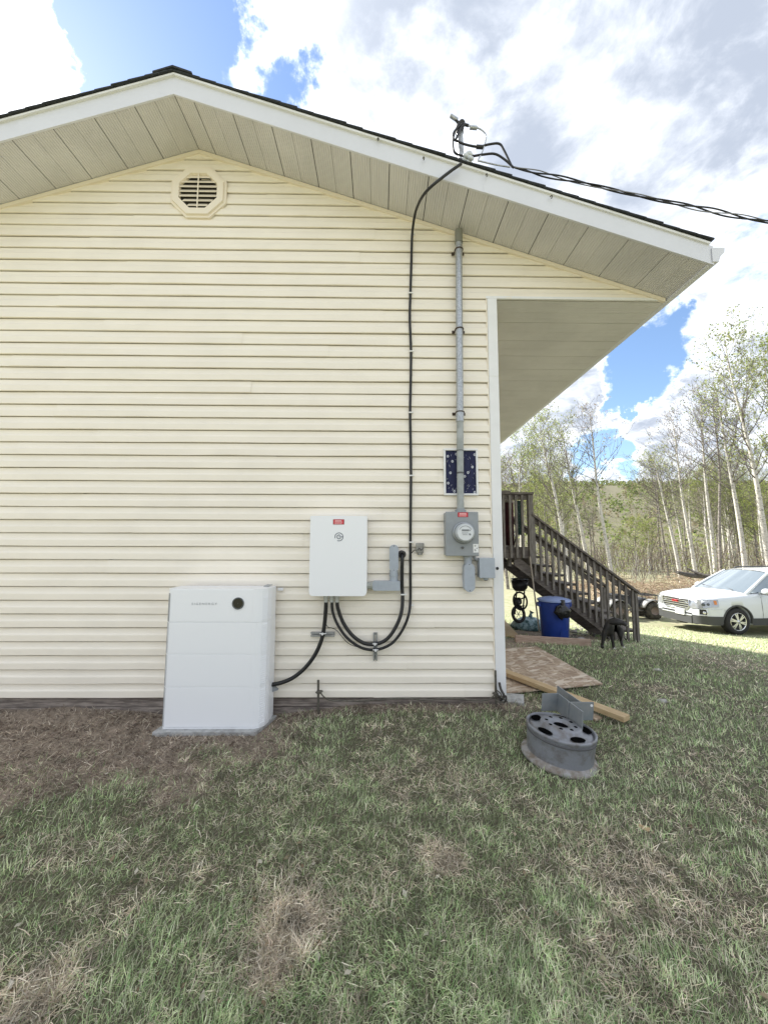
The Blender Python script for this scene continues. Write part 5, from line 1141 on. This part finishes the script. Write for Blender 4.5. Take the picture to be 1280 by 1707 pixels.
def put_tree(proto, px, base_d, py_top, label, tilt=0.0, group=GRP):
    d = ray(px, 909); p = Vector(CAM+d*base_d); p.z = height(p.x, p.y)-.1
    dist = (p-Vector(CAM)).dot(Vector(FW)); top = onY(px, py_top, p.y).z
    Hs = (top-p.z)/PH[proto]; o = protos[proto] if not used[proto] else copy_tree(protos[proto]); used[proto] = True
    sxy = max(.75, Hs)**.7 if Hs < 1.2 else Hs*.85
    o.location = p; o.scale = (sxy, sxy, Hs); o.rotation_euler = (0, R(tilt), random.uniform(0, 6.28)) if not tilt else (0, R(tilt), 0)
    o.rotation_mode = 'ZYX' if tilt else 'XYZ'
    tag(o, label, 'tree', group); return o
PH = [15, 15, 15, 15, 15, 11, 15]; used = [False]*7
KEY = [(1020, 24, 676, 1, -7, 'tall white aspen trunk leaning left directly above the stair rail'), (982, 25, 690, 0, -6, 'white aspen with thin pale crown second left of gap in the wood'), (950, 22, 688, 4, -8, 'slanting white aspen with broad airy crown above the deck stairs'), (1132, 27, 742, 0, -6, 'small pale green aspen standing right of the open hillside view'),
       (1158, 28, 690, 1, -6, 'purplish nearly bare aspen right of small pale green aspen'), (1190, 30, 648, 1, -2, 'tall bare aspen with straight trunk above the white car bonnet'), (1198, 29, 668, 3, 2, 'dark stemmed bare aspen forking beside tall bare aspen'), (1240, 27, 622, 0, -2, 'straight white aspen above the windscreen of the white car'), (1283, 24, 548, 4, -5, 'tallest aspen with full green crown at the right edge'), (1300, 28, 575, 2, 1, 'green crowned aspen behind tallest aspen at right edge'), (912, 24, 800, 5, 0, 'bushy bright green young tree right of the deck railing'), (868, 27, 722, 2, 0, 'yellow green aspen showing just under the porch eave'), (905, 29, 742, 6, -3, 'slender grey aspen behind the bright green bush by deck'), (845, 24, 735, 3, -3, 'dark bare aspen beside the white corner trim under eave')]
for px, dd, pt, pr_, tl, lab in KEY: put_tree(pr_, px, dd, pt, lab, tl)
rt = random.Random(21)
for i in range(76):
    px = rt.uniform(1420, 1900) if i >= 62 else rt.choice([rt.uniform(1130, 1420), rt.uniform(800, 1000), rt.uniform(1040, 1330)]); dd = rt.uniform(31, 55); el = rt.uniform(.20, .40)*(1 if px > 1080 or px < 960 else .45)
    if 995 < px < 1095: el = rt.uniform(.10, .16)
    k = rt.choice([0, 1, 2, 3, 4, 5, 6, 6, 3]); where = 'left of the hillside gap' if px < 990 else 'below the hillside gap' if px < 1095 else 'behind the white car' if px < 1240 else 'at the far right of the wood'
    LOOK = ('pale leaved white', 'purplish bare white', 'bright green leaved', 'dark stemmed bare', 'full pale green', 'low bushy green', 'grey stemmed sparse')
    put_tree(k, px, dd, 909-el*F_PX*.62, 'thin %s aspen crowded further back %s' % (LOOK[k], where), rt.uniform(-5, 3), 'thin %s aspens %s' % (LOOK[k], where))
# woodland understorey, dry brush, far forest: masses nobody could count
def scatter(n, x0, x1, d0, d1):
    px = rng.uniform(x0, x1, n); d = np.sqrt(rng.uniform(d0*d0, d1*d1, n)); r_ = FW[None]+RT[None]*((px-640)/F_PX)[:, None]
    P = CAM[None]+r_*d[:, None]; P[:, 2] = [height(x, y) for x, y in P[:, :2]]; return P, d
n = 7000; P, d = scatter(n, 780, 1900, 28, 60); hh = rng.uniform(.8, 4.5, (n, 1))*rng.uniform(.4, 1, (n, 1)); dirv = unit(n)*.42; dirv[:, 2] = 1
C = P+dirv*hh/2; U = dirv*hh/2; Wv = np.cross(U, np.array([(.6, .8, 0)])); Wv = Wv/np.linalg.norm(Wv, axis=1, keepdims=True)*rng.uniform(.005, .017, (n, 1))
cols = np.array([(.22, .19, .16), (.15, .12, .11), (.32, .29, .25), (.25, .19, .17), (.50, .48, .43)])
o1 = quads_obj('undergrowth', C, U, Wv, cols[rng.integers(0, 5, n)], leafmat('twig', transl=.05)); tag(o1, 'tangle of thin stems and saplings filling the wood', 'undergrowth', kind='stuff')
n = 60000; P, d = scatter(n, 780, 1900, 27, 62); P[:, 2] += rng.uniform(.1, 1, n)**.9*6.5*(.45+.55*np.sin(P[:, 0]*.5)*np.sin(P[:, 1]*.37+1)); sz = rng.uniform(.02, .06, (n, 1)); U = unit(n)*sz; Wv = np.cross(unit(n), U)*.9
cols = np.array([(.25, .30, .10), (.33, .37, .15), (.25, .21, .16), (.31, .27, .20), (.19, .16, .13)]); clump = (np.sin(P[:, 0]*.8+2*np.sin(P[:, 1]*.6))+rng.normal(size=n)*.7); ci = np.where(clump > .1, rng.integers(0, 2, n), rng.integers(2, 5, n))
o2 = quads_obj('undergrowth_leaves', P, U, Wv, cols[ci]*rng.uniform(.7, 1.2, (n, 1)), LEAF); tag(o2, 'spring green and brown leaf haze low in the wood', 'undergrowth', kind='stuff')
n = 30000; P, d = scatter(n, 930, 1700, 15.5, 27); bank = .55+.45*np.sin(P[:, 0]*1.3)*np.sin(P[:, 1]*.9); P[:, 2] += rng.uniform(0, 1, n)**1.6*(1.15*bank)*np.clip((d-15.5)/5, .12, 1)
U = unit(n)*rng.uniform(.06, .24, (n, 1)); U[:, 2] = np.abs(U[:, 2])*.6; Wv = np.cross(U, unit(n)); Wv = Wv/np.linalg.norm(Wv, axis=1, keepdims=True)*rng.uniform(.006, .014, (n, 1))
cols = np.array([(.46, .37, .26), (.38, .29, .20), (.55, .46, .34), (.26, .18, .13), (.44, .33, .27)])
tag(quads_obj('dry_brush', P, U, Wv, cols[rng.integers(0, 5, n)], leafmat('dry_stalk', transl=.2)), 'bank of dry tan brush and dead grass in front of the wood', 'brush', kind='stuff')
LOGD = mat('dark_log', (.05, .042, .036), .95, c2=(.11, .10, .09), vscale=12)
for a, b, r_, lab in (((1128, 954, 15.2), (1182, 961, 16.0), .10, 'dark fallen log lying on dry brush behind white car'), ((1147, 948, 15.8), (1186, 962, 15.2), .06, 'thinner dark branch crossing over the fallen log')):
    A_, B_ = Vector(CAM+ray(a[0], a[1])*a[2]), Vector(CAM+ray(b[0], b[1])*b[2]); solo('fallen_log', MB().tube(smooth_path([A_, A_.lerp(B_, .4)+Vector((0, 0, -.05)), B_], 4), [r_*.6, r_*.7, r_*.8, r_*.9, r_, r_, r_, r_, r_], 8), LOGD, lab, 'log')
# forest on the far hill
n = 38000; x = rng.uniform(-60, 900, n); y = np.sqrt(rng.uniform(90**2, 420**2, n)); keep = x < (y+60)*2.2; x, y = x[keep], y[keep]
cut = (np.abs(x/(y+3.3)-.625) < .022+.012*np.sin(y*.2)) & (y > 205) & (y < 262); x, y = x[~cut], y[~cut]; n = len(x)
z = np.array([height(a, b) for a, b in zip(x, y)]); hgt = rng.uniform(2.0, 4.6, n)*(1+.4*(rng.random(n) > .93)); spruce = rng.random(n) > .95
K = 9; C = np.repeat(np.stack([x, y, z], 1), K, 0); t = rng.uniform(0, 1, (n*K, 1)); hr = np.repeat(hgt, K)[:, None]; sp = np.repeat(spruce, K)[:, None]
wid = np.where(sp, .16*(1.05-t), .30*np.sqrt(np.clip(1-(2*t-1.1)**2, .05, 1)))*hr; C[:, 2:] += t*hr; ang = rng.uniform(0, 6.283, (n*K, 1)); C[:, :1] += np.cos(ang)*wid*.7; C[:, 1:2] += np.sin(ang)*wid*.7
sz = np.where(sp, .08, .10)*hr*rng.uniform(.6, 1.2, (n*K, 1)); U = unit(n*K)*sz; Wv = np.cross(unit(n*K), U)
cols = np.array([(.19, .24, .09), (.24, .27, .11), (.23, .20, .13), (.17, .21, .085)])[np.repeat(rng.integers(0, 4, n), K)]; cols = np.where(sp, np.array([(.05, .075, .035)]), cols)*rng.uniform(.75, 1.2, (n*K, 1))
tag(quads_obj('far_forest', C, U, Wv, cols, LEAF), 'spring forest covering the far hillside with a few dark spruces', 'forest', kind='stuff')
# ------------------------------------------------------------------ lawn
GRASSM = leafmat('grass_blade', transl=.10)
def blades(name, n, r0, r1, kind, label, ex=1.0):
    u = rng.random(n); r_ = r0*(r1/r0)**(u**ex); th = R(90)-rng.uniform(-1, 1, n)*np.where(rng.random(n) < .84, R(56), R(74)); X = CAM[0]+r_*np.cos(th); Y = CAM[1]+r_*np.sin(th)
    okh = ~((X < 1.06) & (Y > -.012)); X, Y, r_ = X[okh], Y[okh], r_[okh]
    if kind == 'dry':                              # worn tan patches carry extra dead blades
        ex_ = [(cx+rng.normal(size=int(1300*rad/.1))*rad*.8, cy+rng.normal(size=int(1300*rad/.1))*rad*.75) for cx, cy, rad, amt in DRY if amt >= .8 and rad < .2]
        X = np.concatenate([X]+[a for a, _ in ex_]); Y = np.concatenate([Y]+[b for _, b in ex_]); r_ = np.hypot(X-CAM[0], Y-CAM[1])
    sheet = np.zeros(len(X), bool)
    for poly in SHEETS:
        s_ = np.ones(len(X), bool); m_ = len(poly); ar = sum(poly[i][0]*poly[(i+1) % m_][1]-poly[(i+1) % m_][0]*poly[i][1] for i in range(m_))
        for i in range(m_):
            (ax, ay), (bx, by) = poly[i][:2], poly[(i+1) % m_][:2]; s_ &= ((bx-ax)*(Y-ay)-(by-ay)*(X-ax))*(1 if ar > 0 else -1) > 0
        sheet |= s_
    sheet |= np.hypot(X-WC.x, Y-WC.y) < .225
    e = np.array([earth(a, b) for a, b in zip(X, Y)]); pn = np.array([noise.noise((a*1.7, b*1.7, 3.1)) for a, b in zip(X, Y)]); pf = np.array([noise.noise((a*5.5, b*5.5, 8.1)) for a, b in zip(X, Y)])
    dry = .5*pn+.45*pf
    for cx, cy, rad, amt in DRY: dry += amt*np.exp(-((X-cx)**2+(Y-cy)**2)/rad**2)
    for cx, cy, rad, amt in LUSH: dry -= amt*np.exp(-((X-cx)**2+(Y-cy)**2)/rad**2)
    rnd = rng.random(len(X))
    if kind == 'grass': keep = (rnd > e*1.25-.12) & (rnd > np.clip(dry*1.1, 0, .8)) & ~sheet
    elif kind == 'dry': keep = (rnd < np.clip(.24+dry*1.5, .05, 1)) & (rng.random(len(X)) > e*.8) & ~sheet
    else: keep = (rnd < np.clip(e*1.3+.02, 0, 1)) & ~sheet
    X, Y, r_, dry = X[keep], Y[keep], r_[keep], dry[keep]; n = len(X)
    Z = np.array([height(a, b) for a, b in zip(X, Y)]); sc = np.clip(r_/2.6, .8, 3.2)
    flow = np.array([noise.noise((a*.9, b*.9, 20))*3.5+noise.noise((a*3, b*3, 30))*2.0 for a, b in zip(X, Y)])
    if kind == 'grass': L = rng.uniform(.018, .050, n)*(1+.15*(sc-1))*(1-.35*np.clip(dry, -.6, 1)); wv = rng.uniform(.0008, .0016, n)*sc; t0 = np.radians(rng.uniform(12, 74, n)); bd = np.radians(rng.uniform(5, 55, n)); phi = flow+rng.normal(size=n)*1.3
    elif kind == 'dry': L = rng.uniform(.022, .066, n); wv = rng.uniform(.0008, .0017, n)*sc; t0 = np.radians(rng.uniform(50, 88, n)); bd = np.radians(rng.uniform(-10, 30, n)); phi = rng.uniform(0, 6.283, n)
    else: L = rng.uniform(.015, .07, n); wv = rng.uniform(.0006, .0015, n)*sc; t0 = np.radians(rng.uniform(50, 92, n)); bd = np.radians(rng.uniform(-12, 18, n)); phi = rng.uniform(0, 6.283, n)
    lv = 3; V = np.zeros((n, lv, 2, 3)); hx = np.zeros(n); hz = np.zeros(n); curl = rng.normal(size=n)*(.35 if kind == 'grass' else .6); px_ = X.copy(); py_ = Y.copy()
    wt = (1, .8, .12)
    for i in range(lv):
        ph = phi+curl*i/2
        if i:
            th_ = np.minimum(t0+bd*(i-1), math.pi/2*1.04); px_ = px_+np.cos(ph)*np.sin(th_)*L/2; py_ = py_+np.sin(ph)*np.sin(th_)*L/2; hz = hz+np.cos(th_)*L/2
        for k, s_ in enumerate((-1, 1)):
            V[:, i, k, 0] = px_-np.sin(ph)*wv*wt[i]*s_; V[:, i, k, 1] = py_+np.cos(ph)*wv*wt[i]*s_; V[:, i, k, 2] = Z+np.maximum(hz, .0015)+(-.004 if i == 0 else 0)+(.003 if kind != 'grass' else 0)*rng.random(n)
    b = (np.arange(n)*6)[:, None, None]; q = np.array([(0, 1, 3, 2), (2, 3, 5, 4)])[None]; Q = (b+q).reshape(-1, 4)
    if kind == 'grass': pal = np.array([(.30, .42, .185), (.40, .49, .25), (.24, .36, .165), (.49, .54, .31), (.51, .55, .36), (.68, .67, .49)])
    elif kind == 'dry': pal = np.array([(.58, .50, .38), (.68, .60, .47), (.46, .40, .29), (.60, .49, .39), (.76, .69, .56)])
    else: pal = np.array([(.30, .245, .19), (.17, .13, .105), (.44, .37, .29), (.58, .51, .41), (.24, .19, .16)])
    cl_ = np.array([noise.noise((a*11, b*11, 60))+.7*noise.noise((a*27, b*27, 61)) for a, b in zip(X, Y)])
    cc = pal[rng.integers(0, len(pal), n)]*rng.uniform(.6, 1.4, (n, 1))*np.clip(1+.75*cl_, .45, 1.7)[:, None]
    if kind == 'grass': cc = cc*(1-.0*dry[:, None])+np.clip(dry, 0, 1)[:, None]*np.array([(.07, .05, .03)])
    o = grid_mesh(name, V.reshape(-1, 3), Q, np.repeat(cc, 6, 0), GRASSM); tag(o, label, name.replace('_', ' '), kind='stuff')
DRY = [(*onZ(482, 1548, 0)[:2], .12, 1.2), (*onZ(740, 1436, 0)[:2], .09, 1.1), (*onZ(70, 1655, 0)[:2], .12, .9), (*onZ(440, 1625, 0)[:2], .07, .8), (*onZ(640, 1228, 0)[:2], .16, .6), (*onZ(90, 1440, 0)[:2], .10, .5), (*onZ(1105, 1168, -.1)[:2], .22, .9), (*onZ(1240, 1120, -.2)[:2], .7, .7), (*onZ(930, 1480, 0)[:2], .3, .4), (*onZ(1150, 1540, 0)[:2], .3, .35)]
LUSH = [(*onZ(1040, 1120, -.1)[:2], .7, .8), (*onZ(620, 1190, 0)[:2], .2, .5), (*onZ(960, 1500, 0)[:2], .12, .5), (*onZ(760, 1650, 0)[:2], .25, .4), (*onZ(100, 1350, 0)[:2], .3, .3), (*onZ(30, 1215, 0)[:2], .15, .8)]
SHEETS = [[(q.x, q.y) for q in (q0b, q1)]] if False else []
def _sheet_pts():
    a, b, c = onZ(842, 1161, .03), onZ(1005, 1144, .0), onZ(895, 1074, .03)
    return [(a.x-.4, a.y), (b.x, b.y), (c.x, c.y), (c.x-1.2, c.y)]
SHEETS.append(_sheet_pts()); SHEETS.append([(-1.67, -.345), (-.905, -.345), (-.80, .0), (-1.67, .0)])
blades('grass', 340000, .95, 16, 'grass', 'short matted green lawn grass in the house shade', .92)
blades('dry_grass', 230000, .95, 14, 'dry', 'pale dead grass blades matted through the lawn', .92)
blades('straw_litter', 150000, 1.9, 5.0, 'litter', 'brown straw and dead stalks strewn on bare earth by the wall', .9)
# fallen leaves
n = 170; px = rng.uniform(0, 1280, n); py = rng.uniform(1190, 1700, n); lc_ = [gnd(a, b) for a, b in zip(px, py)]; C = np.array([tuple(p+Vector((0, 0, random.uniform(.008, .022)))) for p in lc_]); nm = unit(n)*.35; nm[:, 2] = 1; U = np.cross(nm, unit(n)); U = U/np.linalg.norm(U, axis=1, keepdims=True); Wv = np.cross(nm, U); Wv = Wv/np.linalg.norm(Wv, axis=1, keepdims=True); s_ = rng.uniform(.006, .018, (n, 1))
cols = np.array([(.30, .24, .16), (.42, .36, .26), (.20, .15, .10), (.5, .46, .38), (.30, .30, .22)]); s_ = s_*.75; U, Wv = U*s_, Wv*s_*.55; U, Wv = (U+Wv)/1.4, (U-Wv)/1.4
tag(quads_obj('fallen_leaves', C, U, Wv, cols[rng.integers(0, 5, n)], GRASSM), 'dry curled leaves scattered over the lawn', 'leaves', kind='stuff')

# crumbled soil on the bare earth by the wall
n = 5200; X = rng.uniform(-4.2, .3, n); Y = rng.uniform(-1.15, -.02, n); ee = np.array([earth(a, b)+.25*noise.noise((a*2.6, b*2.6, 1)) for a, b in zip(X, Y)]); k = rng.random(n) < ee*1.1; X, Y = X[k], Y[k]; n = len(X)
Z = np.array([height(a, b) for a, b in zip(X, Y)]); r_ = rng.uniform(.003, .010, n)*np.where(rng.random(n) > .93, 2.0, 1); oc = np.array([(1, 0, 0), (0, 1, 0), (-1, 0, 0), (0, -1, 0), (0, 0, .8), (0, 0, -.5)])
V = np.stack([X, Y, Z], 1)[:, None]+oc[None]*r_[:, None, None]*rng.uniform(.55, 1.35, (n, 6, 1))+rng.normal(size=(n, 6, 3))*r_[:, None, None]*.2
V = V.reshape(-1, 3); fq = np.array([(0, 1, 4, 4), (1, 2, 4, 4), (2, 3, 4, 4), (3, 0, 4, 4)])
me = bpy.data.meshes.new('soil_crumbs'); me.from_pydata(V.tolist(), [], [tuple(i*6+j for j in f[:3]) for i in range(n) for f in fq]); ca = me.attributes.new('tint', 'FLOAT_COLOR', 'POINT')
ca.data.foreach_set('color', np.repeat(np.concatenate([np.array([(.22, .17, .13), (.14, .11, .085), (.33, .26, .205), (.18, .14, .11)])[rng.integers(0, 4, n)]*rng.uniform(.8, 1.2, (n, 1)), np.ones((n, 1))], 1), 6, 0).astype(np.float32).ravel())
me.materials.append(leafmat('soil_crumb', transl=0.0)); tag(link(bpy.data.objects.new('soil_crumbs', me)), 'loose crumbled brown soil strewn on the bare earth by wall', 'soil', kind='stuff')
